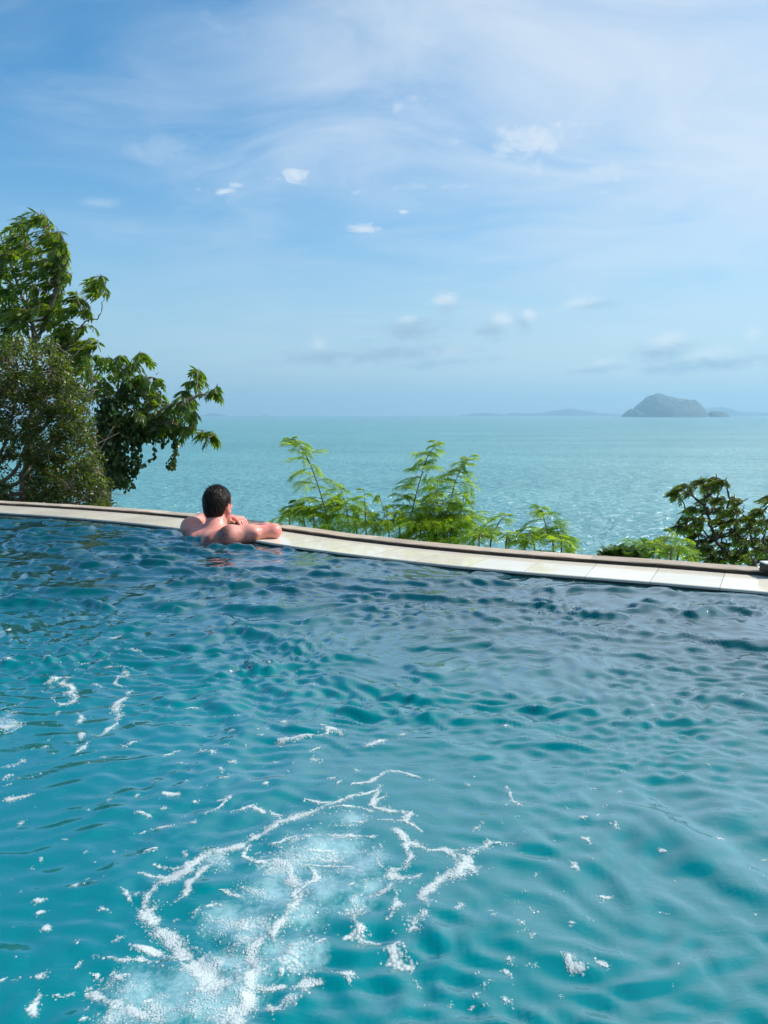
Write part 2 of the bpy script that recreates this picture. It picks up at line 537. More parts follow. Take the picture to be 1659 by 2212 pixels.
def edge_curve(step=0.03):
    d = np.concatenate([[0], np.cumsum(np.linalg.norm(np.diff(EDGE, axis=0), axis=1))])
    s = np.arange(0, d[-1], step)
    P = np.stack([np.interp(s, d, EDGE[:, 0]), np.interp(s, d, EDGE[:, 1])], -1)
    k = np.exp(-np.linspace(-2, 2, 13) ** 2); k /= k.sum()
    for _ in range(2):
        pad = np.vstack([P[:1] * 2 - P[6:0:-1], P, P[-1:] * 2 - P[-2:-8:-1]])
        P = np.stack([np.convolve(pad[:, 0], k, 'valid'), np.convolve(pad[:, 1], k, 'valid')], -1)
    tan = np.gradient(P, axis=0); tan /= np.linalg.norm(tan, axis=1)[:, None]
    nrm = np.stack([-tan[:, 1], tan[:, 0]], -1)          # away from the pool
    s = np.concatenate([[0], np.cumsum(np.linalg.norm(np.diff(P, axis=0), axis=1))])
    return P, nrm, s


EP, EN, ES = edge_curve()


def edge_y(x, off=0.0):
    q = EP + EN * off
    return np.interp(x, q[:, 0], q[:, 1])


def sweep(name, section, mat, parent=None, smooth=False, jitter=None):
    """section: (offset, z) points of a closed outline swept along the edge curve"""
    n, k = len(EP), len(section)
    V = np.zeros((n, k, 3)); UV = np.zeros((n, k, 2))
    for a, (off, z) in enumerate(section):
        V[:, a, :2] = EP + EN * off
        V[:, a, 2] = z
        UV[:, a, 0] = ES; UV[:, a, 1] = off
    if jitter: V = jitter(V)
    i = np.arange(n - 1)[:, None] * k; j = np.arange(k)[None]; j2 = (j + 1) % k
    Q = np.stack([i + j, i + j2, i + k + j2, i + k + j], -1).reshape(-1, 4)
    o = mesh_obj(name, V.reshape(-1, 3), Q[:, ::-1], mat, parent, smooth, UV.reshape(-1, 2))
    return o


POOL_D = -1.25
LEDGE, CURB, TILE_Z, CURB_Z = 0.345, 0.475, 0.020, 0.041
POOL_X0, POOL_X1, POOL_Y0 = -8.3, 4.6, -3.0


def build_pool():
    # --- basin
    m, T, out = material('pool_floor_mosaic')
    pos = obj_coord(T)
    n = T.noise(pos, 2.2, 4)
    c = T.mix(T.ramp(n, 0.3, 0.7), (0.30, 0.62, 0.64), (0.38, 0.72, 0.72))
    principled(T, out, Base_Color=c, Roughness=0.5)
    V = [(POOL_X0, POOL_Y0, POOL_D), (POOL_X1 + 1, POOL_Y0, POOL_D), (POOL_X1 + 1, 7.4, POOL_D), (POOL_X0, 7.4, POOL_D)]
    tag(mesh_obj('pool_floor', V, np.array([[0, 1, 2, 3]]), m, smooth=False), kind='structure')
    # --- deck and near walls, behind and beside the camera
    m2, T, out = material('deck_stone')
    pos = obj_coord(T)
    n = T.noise(pos, 3.0, 6)
    principled(T, out, Base_Color=T.mix(n, (0.42, 0.38, 0.33), (0.55, 0.51, 0.46)), Roughness=0.7)
    b = MB()
    b.box((POOL_X0 - 3, POOL_Y0 - 5, -1.6), (POOL_X1 + 4, POOL_Y0, 0.05))
    b.box((POOL_X0 - 3, POOL_Y0, -1.6), (POOL_X0, 7.3, 0.05))
    tag(b.build('pool_deck', m2, smooth=False), kind='structure')
    # --- wall under the ledge
    m3, T, out = material('dark_wall_tile')
    pos = obj_coord(T)
    n = T.noise(pos, 9.0, 5)
    principled(T, out, Base_Color=T.mix(T.ramp(n, 0.35, 0.65), (0.018, 0.022, 0.018), (0.045, 0.042, 0.028)), Roughness=0.35)
    o = sweep('pool_wall', [(0.004, -1.6), (0.004, 0.008), (CURB - 0.01, 0.008), (CURB - 0.01, -1.6)], m3)
    tag(o, kind='structure')
    # --- glossy pale ledge tiles
    m4, T, out = material('ledge_tile')
    uvn = T.node('ShaderNodeUVMap')
    sep = T.node('ShaderNodeSeparateXYZ'); T.l.new(uvn.outputs[0], sep.inputs[0])
    s0 = float(np.interp(0.915, EP[:, 0], ES))
    t = T.math('DIVIDE', T.math('SUBTRACT', sep.outputs[0], s0), 0.281)
    # joints lean a little against the edge line
    t = T.math('ADD', t, T.math('MULTIPLY', sep.outputs[1], -0.12))
    fr = T.math('FRACT', t)
    dj = T.math('MINIMUM', fr, T.math('SUBTRACT', 1.0, fr))
    joint = T.ramp(dj, 0.004, 0.010, 1.0, 0.0)
    tid = T.math('FLOOR', t)
    wn = T.node('ShaderNodeTexWhiteNoise', noise_dimensions='1D'); T.l.new(tid, wn.inputs['W'])
    pos = obj_coord(T)
    n1 = T.noise(T.mapping(pos, (3, 9, 1), (0, 0, R(-40))), 2.0, 6, 0.6, 0.6)
    n2 = T.noise(pos, 26.0, 3)
    c = T.mix(T.ramp(n1, 0.3, 0.75), (0.63, 0.58, 0.48), (0.69, 0.645, 0.56))
    v = T.ramp(wn.outputs['Value'], 0, 1, 0.93, 1.05)
    c = T.mix(1.0, c, T.combine(v, v, v), 'MULTIPLY')
    stain = T.ramp(T.noise(T.mapping(pos, (2.2, 5, 1), (0, 0, R(-40))), 1.7, 6, 0.7, 1.0), 0.62, 0.75, 0.0, 0.25)
    c = T.mix(stain, c, (0.42, 0.35, 0.22))
    c = T.mix(T.math('MULTIPLY', joint, T.ramp(wn.outputs['Value'], 0.0, 1.0, 0.30, 0.85)), c, (0.10, 0.085, 0.07))
    p = principled(T, out, Base_Color=c, Roughness=T.ramp(n2, 0.3, 0.7, 0.05, 0.12), IOR=1.42)
    p.inputs['Coat Weight'].default_value = 0.0
    p.inputs['Coat Roughness'].default_value = 0.04
    hh = T.math('ADD', T.math('MULTIPLY', joint, -1.0), T.math('MULTIPLY', n1, 0.25))
    T.l.new(bump(T, hh, 0.35, 0.002), p.inputs['Normal'])
    o = sweep('pool_ledge', [(-0.004, 0.008), (-0.004, TILE_Z - 0.003), (-0.001, TILE_Z), (LEDGE, TILE_Z), (LEDGE, 0.0085)], m4)
    tag(o, 'pale glossy tiled ledge curving along the infinity pool edge', 'ledge')
    # --- raised weathered outer curb
    m5, T, out = material('weathered_curb')
    uvn = T.node('ShaderNodeUVMap')
    pos = obj_coord(T)
    g1 = T.noise(T.mapping(uvn.outputs[0], (5, 60, 1)), 1.0, 6, 0.6, 0.4)
    g2 = T.noise(T.mapping(pos, (6, 6, 25)), 1.0, 5, 0.65)
    c = T.mix(T.ramp(g1, 0.3, 0.7), (0.30, 0.235, 0.175), (0.47, 0.40, 0.32))
    c = T.mix(T.ramp(g2, 0.62, 0.78, 0, 0.7), c, (0.12, 0.085, 0.06))
    c = T.mix(T.ramp(T.noise(pos, 3.1, 3), 0.55, 0.8, 0, .5), c, (0.55, 0.49, 0.42))
    wnb = T.node('ShaderNodeTexWhiteNoise', noise_dimensions='1D')
    sp = T.node('ShaderNodeSeparateXYZ'); T.l.new(uvn.outputs[0], sp.inputs[0])
    T.l.new(T.math('FLOOR', T.math('MULTIPLY', sp.outputs[0], 3.7)), wnb.inputs['W'])
    vv = T.ramp(wnb.outputs['Value'], 0, 1, 0.78, 1.08)
    c = T.mix(1.0, c, T.combine(vv, vv, vv), 'MULTIPLY')
    p = principled(T, out, Base_Color=c, Roughness=0.75)
    T.l.new(bump(T, T.math('ADD', g1, g2), 0.5, 0.004), p.inputs['Normal'])

    def jit(V):
        n = len(V)
        V[:, 2:5, 2] += (fbm(ES * 9, ES * 0 + 3, 3, 5) * 0.0022)[:, None]
        V[:, 4:6, :2] += EN[:, None] * (fbm(ES * 6, ES * 0 + 8, 4, 6) * 0.010)[:, None, None]
        V[:, 1:2, :2] += EN[:, None] * (fbm(ES * 12, ES * 0 + 1, 3, 7) * 0.002)[:, None, None]
        return V
    o = sweep('stone_curb', [(LEDGE - 0.004, 0.0205), (LEDGE - 0.006, CURB_Z - 0.004), (LEDGE - 0.002, CURB_Z), (CURB - 0.02, CURB_Z - 0.001), (CURB - 0.004, CURB_Z - 0.005), (CURB, -0.3), (LEDGE + .12, -0.3), (LEDGE + .12, 0.0205)], m5, jitter=jit)
    md, T, out = material('shaded_curb_face')  # inner face of the curb coloured dark to paint in its shade
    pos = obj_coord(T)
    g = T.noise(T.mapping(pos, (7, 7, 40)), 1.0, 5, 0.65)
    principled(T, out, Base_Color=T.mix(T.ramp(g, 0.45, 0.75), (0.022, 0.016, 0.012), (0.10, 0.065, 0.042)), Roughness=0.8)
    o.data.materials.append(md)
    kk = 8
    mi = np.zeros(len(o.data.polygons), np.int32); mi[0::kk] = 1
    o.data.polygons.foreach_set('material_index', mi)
    tag(o, 'weathered brown curb running along the outer side of the pool ledge', 'curb')
    # --- small dark box at the right end of the curb
    a = un(1640, 1236, CURB_Z)
    root = empty('garden_light', (a[0] + 0.112, a[1] + 0.0, CURB_Z))
    md, T, out = material('dark_metal'); principled(T, out, Base_Color=(0.02, 0.02, 0.02), Roughness=0.4, Metallic=0.6)
    mw, T, out = material('pale_cap'); principled(T, out, Base_Color=(0.6, 0.62, 0.6), Roughness=0.3)

    def bevel_box(lo, hi, r):
        b = MB(); b.box(lo, hi); o = b.build('body', md, smooth=False)
        mo = o.modifiers.new('bevel', 'BEVEL'); mo.width = r; mo.segments = 2
        return o
    o = bevel_box((-0.09, -0.04, 0.0), (0.09, 0.05, 0.036), 0.003); o.name = 'body'; o.parent = root
    o = bevel_box((-0.088, -0.01, 0.036), (0.088, 0.052, 0.043), 0.002); o.name = 'cap'; o.parent = root
    o.data.materials.clear(); o.data.materials.append(mw)
    tag(root, 'small dark box with a pale cap on the right end of the curb', 'box')


# ------------------------------------------------------------------ pool water
JET_A = un(560, 1930)[:2]
JET_B = un(20, 1570)[:2]
_wr = np.random.default_rng(23)
WAVES = []
RIPPLES = []
for _k in range(70):
    lam = math.exp(_wr.uniform(math.log(0.065), math.log(0.34))) if _k < 60 else _wr.uniform(0.5, 1.1)
    th = _wr.normal(R(82), R(30))
    WAVES.append((2 * math.pi / lam * math.cos(th), 2 * math.pi / lam * math.sin(th), _wr.uniform(0, 6.28), lam ** (0.65 if _k < 60 else 1.0) * (0.0037 if _k < 60 else 0.0030) * _wr.uniform(0.6, 1.3)))

for _k in range(40):
    lam = math.exp(_wr.uniform(math.log(0.030), math.log(0.075)))
    th = _wr.normal(R(78), R(40))
    RIPPLES.append((2 * math.pi / lam * math.cos(th), 2 * math.pi / lam * math.sin(th), _wr.uniform(0, 6.28), lam * 0.0105 * _wr.uniform(0.6, 1.3)))


def wave(x, y):
    x = np.asarray(x, float); y = np.asarray(y, float)
    wx = x + 0.10 * vnoise(x * 2.1, y * 2.1, 3) + 0.030 * vnoise(x * 6, y * 6, 4) + 0.010 * vnoise(x * 19, y * 19, 8)
    wy = y + 0.10 * vnoise(x * 2.1 + 40, y * 2.1, 5) + 0.030 * vnoise(x * 6, y * 6 + 20, 6) + 0.010 * vnoise(x * 19, y * 19 + 20, 9)
    n = np.zeros_like(x); sw = np.zeros_like(x); nn = 0.0
    for i, (kx, ky, ph, a) in enumerate(WAVES):
        t = np.sin(kx * wx + ky * wy + ph)
        if i < 60:
            n += a * t; nn += a * a / 2
        else:
            sw += a * t
    n = n / math.sqrt(nn)
    # low swell, a weak chop everywhere, and separate steep wavelets where the chop piles up
    q = n - 0.35
    h = sw * 0.35 + 0.0028 * n + 0.0215 * np.tanh((np.sqrt(q * q + 0.03) + q) * 0.5)
    dA = np.hypot(x - JET_A[0], y - JET_A[1]); dB = np.hypot(x - JET_B[0], y - JET_B[1])
    amp = 0.15 + 0.87 * np.clip((y - 1.5) / 1.4, 0, 1) ** 1.2
    amp = amp + 0.14 * np.clip((x + 0.1) / 0.6, 0, 1) * np.clip((2.2 - y) / 0.8, 0, 1)
    amp = amp * (0.85 + 0.6 * vnoise(x * 2.3, y * 2.3, 12)) * (1 - 0.35 * np.clip((-x - 0.9) / 0.8, 0, 1) * np.clip((3.4 - y) / .8, 0, 1))
    h = h * np.clip(amp, 0.08, 1.3)
    rp = np.zeros_like(x)
    for kx, ky, ph, a in RIPPLES:
        rp += a * np.sin(kx * wx + ky * wy + ph)
    calm = np.clip((-x - 0.1) / 0.6, 0, 1) * np.clip((2.3 - y) / 0.7, 0, 1)
    h = h + rp * np.clip(0.85 + 0.8 * vnoise(x * 3.1, y * 3.1, 33), 0.25, 1.5) * np.clip((4.4 - y) / 1.5, 0.35, 1) * (1 - 0.80 * calm)
    # rings pushed out by the two jets
    rA = dA + 0.07 * vnoise(x * 3, y * 3, 21) + 0.02 * vnoise(x * 11, y * 11, 28)
    angA = np.arctan2(y - JET_A[1], x - JET_A[0])
    envA = np.exp(-((rA - 0.86) / 0.34) ** 2) * np.clip(np.cos(angA - R(32)), 0, 1) ** 0.8
    brk = np.clip(0.45 + 1.1 * vnoise(x * 5 + 9, y * 5, 25), 0, 1.3)
    h += 0.0062 * envA * brk * np.sin(2 * np.pi * rA / 0.19 + 1.6 * vnoise(x * 3.5, y * 3.5, 22)) + 0.0012 * envA * np.clip(0.3 + vnoise(x * 9, y * 9, 26), 0, 1) * np.sin(2 * np.pi * rA / 0.040 + 2 * vnoise(x * 8, y * 8, 27))
    rB = dB + 0.05 * vnoise(x * 4, y * 4, 24)
    envB = np.exp(-((rB - 0.62) / 0.22) ** 2) * np.clip(np.cos(np.arctan2(y - JET_B[1], x - JET_B[0]) - R(15)), 0, 1)
    h += 0.0045 * envB * np.sin(2 * np.pi * rB / 0.17)
    # boiling over the jets
    bo = np.exp(-(dA / 0.36) ** 2) + 0.8 * np.exp(-(dB / 0.22) ** 2)
    h += bo * (0.006 * fbm(x * 13, y * 13, 3, 31) + 0.004)
    return h


def build_water():
    m, T, out = material('pool_water')
    pos = obj_coord(T)
    n1 = T.noise(T.mapping(pos, (20, 30, 1), (0, 0, R(12))), 1.0, 3, 0.55, 0.8)
    n2 = T.noise(T.mapping(pos, (62, 80, 1), (0, 0, R(-20))), 1.0, 2, 0.5, 0.8)
    n3 = T.noise(T.mapping(pos, (9, 15, 1), (0, 0, R(8))), 1.0, 4, 0.6, 1.0)
    mask = T.ramp(T.noise(T.mapping(pos, (3, 4, 1)), 1.0, 3), 0.38, 0.66, 0.25, 1.0)
    hh = T.math('ADD', T.math('MULTIPLY', n3, 1.3), T.math('ADD', n1, T.math('MULTIPLY', n2, 0.28)))
    nb = bump(T, T.math('MULTIPLY', hh, mask), 0.14, 0.008)
    # turbid water: turquoise near, far shade and depth painted in as dark blue-green, milky where the jets blow air in
    sep = T.node('ShaderNodeSeparateXYZ'); T.l.new(pos, sep.inputs[0])
    big = T.noise(T.mapping(pos, (1.1, 1.1, 1)), 1.0, 3, 0.5)
    dd = T.math('ADD', T.math('ADD', sep.outputs[1], T.math('MULTIPLY', sep.outputs[0], 0.42)), T.math('MULTIPLY', T.math('SUBTRACT', big, 0.5), 1.1))
    far_dark = T.ramp(dd, 1.4, 3.3)
    body = T.mix(far_dark, (0.000, 0.148, 0.176), (0.001, 0.056, 0.073))
    at = T.node('ShaderNodeAttribute', attribute_name='aeration')
    mott = T.noise(T.mapping(pos, (75, 75, 1)), 1.0, 5, 0.7, 0.6)
    mott2 = T.noise(T.mapping(pos, (16, 16, 1)), 1.0, 4, 0.6, 0.8)
    mk = T.math('ADD', at.outputs['Fac'], T.math('ADD', T.math('MULTIPLY', T.math('SUBTRACT', mott, 0.5), 1.4), T.math('MULTIPLY', T.math('SUBTRACT', mott2, 0.5), 0.45)))
    mk = T.math('MULTIPLY', T.ramp(mk, 0.20, 1.45, 0.0, 0.85), T.ramp(at.outputs['Fac'], 0.0, 0.45))
    body = T.mix(mk, body, (0.33, 0.52, 0.56))
    water_mix(T, out, body, nb, 1.6, 1.16, 0.012, 0.115)
    xs = np.concatenate([np.arange(POOL_X0 - .1, -3.2, 0.06), np.arange(-3.2, 2.4, 0.0105), np.arange(2.4, POOL_X1 + 1, 0.06)])
    ys = np.concatenate([np.arange(POOL_Y0 - .05, 0.5, 0.07), np.arange(0.5, 2.4, 0.0075), np.arange(2.4, 7.4, 0.0125)])
    X, Y = np.meshgrid(xs, ys, indexing='ij')
    Z = wave(X, Y)
    n, k = X.shape
    idx = np.arange(n * k).reshape(n, k)
    cx, cy = (X[:-1, :-1] + X[1:, 1:]) / 2, (Y[:-1, :-1] + Y[1:, 1:]) / 2
    keep = cy < edge_y(cx, 0.10)
    Q = np.stack([idx[:-1, :-1], idx[1:, :-1], idx[1:, 1:], idx[:-1, 1:]], -1)[keep]
    used, inv = np.unique(Q.ravel(), return_inverse=True)
    V = np.stack([X, Y, Z], -1).reshape(-1, 3)[used]
    # waves die down against the wall
    dist = edge_y(V[:, 0], 0) - V[:, 1]
    V[:, 2] *= np.clip(0.35 + dist / 0.35, 0.35, 1)
    V[:, 2] = np.where(dist < 0.02, np.minimum(V[:, 2], TILE_Z - 0.014), V[:, 2])
    o = mesh_obj('pool_water', V, inv.reshape(-1, 4), m)
    aer = np.zeros(len(V))
    for strokes, ext in ((PLUME_A, (-1.0, 0.75, 280, 210)), (PLUME_B, (-2.2, 1.2, 200, 200))):
        h = 0.008
        X, Y, Fd = strokes_to_field(strokes, ext[0], ext[1], ext[2], ext[3], h, 90)
        Fd = np.clip(Fd + 0.15, 0, 1)
        i = np.clip(((V[:, 0] - ext[0]) / h).astype(int), 0, ext[2] - 1); j = np.clip(((V[:, 1] - ext[1]) / h).astype(int), 0, ext[3] - 1)
        ok = (V[:, 0] > ext[0]) & (V[:, 0] < ext[0] + h * (ext[2] - 1)) & (V[:, 1] > ext[1]) & (V[:, 1] < ext[1] + h * (ext[3] - 1))
        aer = np.maximum(aer, Fd[i, j] * ok)
    at_ = o.data.attributes.new('aeration', 'FLOAT', 'POINT')
    at_.data.foreach_set('value', aer.astype(np.float32))
    tag(o, kind='structure')


# ------------------------------------------------------------------ foam
def strokes_to_field(strokes, x0, y0, nx, ny, h, seed):
    gx = x0 + np.arange(nx) * h; gy = y0 + np.arange(ny) * h
    X, Y = np.meshgrid(gx, gy, indexing='ij')
    wx = X + 0.024 * fbm(X * 13, Y * 13, 4, seed); wy = Y + 0.024 * fbm(X * 13 + 50, Y * 13, 4, seed + 3)
    F = np.full((nx, ny), -1.0)
    for st in strokes:
        st = np.array(st, float)
        P = un(st[:, 0], st[:, 1])[:, :2]
        w = st[:, 2] * 0.74 * np.hypot(P[:, 0], np.hypot(P[:, 1], CAM_H)) / FPX
        if len(P) == 1:
            P = np.vstack([P, P + 1e-4]); w = np.repeat(w, 2)
        for a in range(len(P) - 1):
            r = max(w[a], w[a + 1]) * 2 + 0.05
            lo = np.minimum(P[a], P[a + 1]) - r; hi = np.maximum(P[a], P[a + 1]) + r
            i0, i1 = np.clip([(lo[0] - x0) / h, (hi[0] - x0) / h + 1], 0, nx).astype(int)
            j0, j1 = np.clip([(lo[1] - y0) / h, (hi[1] - y0) / h + 1], 0, ny).astype(int)
            if i1 <= i0 or j1 <= j0: continue
            px, py = wx[i0:i1, j0:j1], wy[i0:i1, j0:j1]
            u = P[a + 1] - P[a]
            t = np.clip(((px - P[a, 0]) * u[0] + (py - P[a, 1]) * u[1]) / (u @ u + 1e-12), 0, 1)
            ww = w[a] + (w[a + 1] - w[a]) * t
            d = np.hypot(px - P[a, 0] - t * u[0], py - P[a, 1] - t * u[1])
            F[i0:i1, j0:j1] = np.maximum(F[i0:i1, j0:j1], 1 - d / np.maximum(ww, 0.002))
    return X, Y, F


def cA(*p): return [(219.4 + a * .5622, 1645.8 + b * .5622, w * .5622) for a, b, w in p]
def cB(*p): return [(a * .3968, 1316.7 + b * .3968, w * .3968) for a, b, w in p]
def cD(*p): return [(877.8 + a * .4709, 1645.8 + b * .4709, w * .4709) for a, b, w in p]
def cE(*p): return [(a * .2645, 1755.5 + b * .2645, w * .2645) for a, b, w in p]


FOAM_A = [
    cA((505, 1060, 120), (500, 1000, 110), (450, 900, 120), (380, 800, 110), (290, 720, 90), (220, 650, 70), (170, 590, 64), (190, 530, 52), (230, 480, 55), (330, 430, 64), (400, 370, 60), (480, 340, 40), (560, 300, 36), (640, 270, 38), (700, 225, 50), (780, 215, 48), (850, 190, 32), (930, 145, 48), (985, 130, 26)),
    cA((640, 185, 14), (700, 205, 26)), cA((135, 432, 18), (200, 450, 42), (260, 455, 40)), cA((190, 380, 10), (250, 410, 22), (310, 415, 14)),
    cA((45, 485, 16), (90, 530, 16), (135, 570, 16), (170, 590, 20)), cA((190, 570, 26), (270, 545, 26), (340, 510, 26), (370, 470, 22), (440, 380, 20)),
    cA((540, 1060, 90), (510, 1000, 90), (560, 900, 72), (600, 800, 84), (620, 720, 100), (680, 660, 72), (740, 580, 42), (770, 510, 42), (750, 450, 46), (720, 410, 36), (650, 380, 26), (580, 380, 20), (545, 350, 20), (550, 315, 15)),
    cA((770, 500, 20), (815, 460, 22), (822, 430, 20), (795, 395, 12)), cA((600, 305, 14), (650, 325, 16), (700, 315, 22), (760, 300, 18)), cA((800, 300, 16), (870, 290, 18), (960, 295, 20), (1040, 310, 10)),
    cA((800, 402, 14), (880, 400, 15), (950, 405, 14), (1010, 432, 10)), cA((780, 340, 10), (860, 350, 12), (940, 355, 10)), cA((1040, 330, 10), (1060, 380, 14), (1100, 420, 18)),
    cA((1100, 285, 36), (1150, 310, 32), (1240, 330, 14)), cA((1170, 320, 26), (1190, 360, 26), (1150, 410, 32), (1100, 420, 32), (1130, 460, 54), (1180, 460, 54), (1240, 430, 14)),
    cA((1110, 500, 42), (1060, 525, 20), (1010, 532, 10)), cA((1145, 520, 26), (1125, 590, 30), (1100, 620, 20)),
    cA((1250, 335, 14), (1310, 340, 30), (1370, 370, 70), (1420, 390, 80), (1470, 350, 46), (1500, 310, 40), (1540, 322, 20), (1595, 320, 8)), cA((1410, 410, 92), (1340, 440, 72), (1290, 480, 52), (1240, 520, 40), (1215, 555, 22)), cA((1440, 400, 40), (1445, 440, 26)),
    cA((1200, 580, 30), (1180, 640, 60), (1158, 665, 26)), cA((1135, 712, 30), (1120, 760, 66), (1165, 785, 56), (1195, 790, 20)), cA((1070, 770, 20), (1110, 775, 40)),
    cA((1000, 570, 20), (990, 630, 32), (1020, 680, 54), (970, 700, 20)), cA((1020, 690, 40), (1085, 700, 18)), cA((790, 718, 12), (840, 728, 18), (890, 710, 10)),
    cA((950, 90, 10), (1020, 95, 26), (1070, 60, 30), (1140, 45, 20), (1222, 60, 8)), cA((1070, 110, 26), (1050, 170, 22), (1120, 185, 26), (1180, 195, 26), (1160, 240, 26), (1190, 272, 12)), cA((850, 190, 20), (940, 190, 20), (1050, 190, 16)),
    cA((1070, 235, 26), (1140, 240, 20)), cA((990, 140, 15), (1060, 130, 22)), cA((930, 235, 10), (1000, 238, 14)), cA((780, 145, 10), (840, 165, 22), (900, 155, 26)), cA((880, 75, 18)), cA((990, 40, 22)), cA((1255, 70, 12)),
    cA((415, 205, 20), (480, 180, 12), (500, 150, 15)), cA((515, 188, 16), (580, 178, 30), (615, 190, 14)), cA((600, 880, 36), (680, 890, 30)), cA((720, 890, 14), (760, 880, 32), (830, 880, 16)), cA((900, 860, 30), (950, 840, 22)), cA((920, 870, 24), (940, 890, 10)),
    cA((0, 782, 10), (90, 780, 18), (200, 765, 12)), cA((0, 900, 42), (40, 950, 32), (120, 970, 32), (180, 1000, 30)), cA((440, 500, 8), (490, 520, 22), (540, 545, 10)), cA((330, 590, 10), (360, 555, 18), (430, 555, 14)),
    cA((165, 268, 8), (220, 255, 34), (268, 265, 22)), cA((305, 245, 20), (335, 245, 34), (365, 245, 14)), cA((330, 190, 28)), cA((245, 173, 22)), cA((260, 118, 14), (300, 122, 30)), cA((155, 128, 22)), cA((370, 145, 18)), cA((620, 92, 20)), cA((340, 72, 14)), cA((385, 92, 10)),
    cA((300, 350, 15), (320, 370, 18)), cA((470, 35, 18)), cA((495, 2, 18)), cA((60, 710, 14), (35, 722, 8)), cA((40, 138, 14)),
    cE((245, 1690, 30), (290, 1650, 70), (340, 1580, 60), (380, 1530, 80), (380, 1480, 30)), cE((440, 1530, 14), (520, 1490, 26), (640, 1470, 30)), cE((680, 1510, 30)), cE((730, 1470, 30), (800, 1480, 70), (870, 1520, 70)), cE((940, 1570, 60), (1020, 1590, 70), (1080, 1640, 60)),
    cE((590, 1340, 20), (640, 1305, 60)), cE((370, 1380, 70)), cE((720, 1255, 14), (760, 1250, 30)), cE((800, 1245, 14), (870, 1245, 14)), cE((940, 1250, 14), (1030, 1240, 60), (1140, 1220, 24), (1320, 1215, 20)), cE((1010, 1350, 40), (1090, 1345, 46)), cE((780, 1340, 10), (830, 1350, 30)), cE((870, 1370, 30)), cE((650, 1610, 24), (700, 1600, 40)), cE((800, 1700, 30), (890, 1690, 60)), cE((600, 1720, 50)),
    cE((225, 1190, 36)), cE((102, 1198, 26)), cE((890, 1125, 12), (960, 1085, 40), (1000, 1060, 16)), cE((315, 735, 60)), cE((560, 590, 60), (600, 565, 30)), cE((640, 545, 12), (690, 515, 20)), cE((705, 572, 36)), cE((820, 512, 30)), cE((560, 210, 30), (620, 205, 36)), cE((140, 70, 44)), cE((150, 198, 30)), cE((320, 400, 40)), cE((715, 330, 36)), cE((1000, 300, 30)), cE((1100, 282, 26)), cE((835, 385, 24)), cE((340, 885, 30)), cE((70, 955, 40)), cE((15, 660, 36)), cE((40, 1430, 40)), cE((85, 1400, 24)), cE((215, 445, 30)), cE((80, 530, 24)),
]
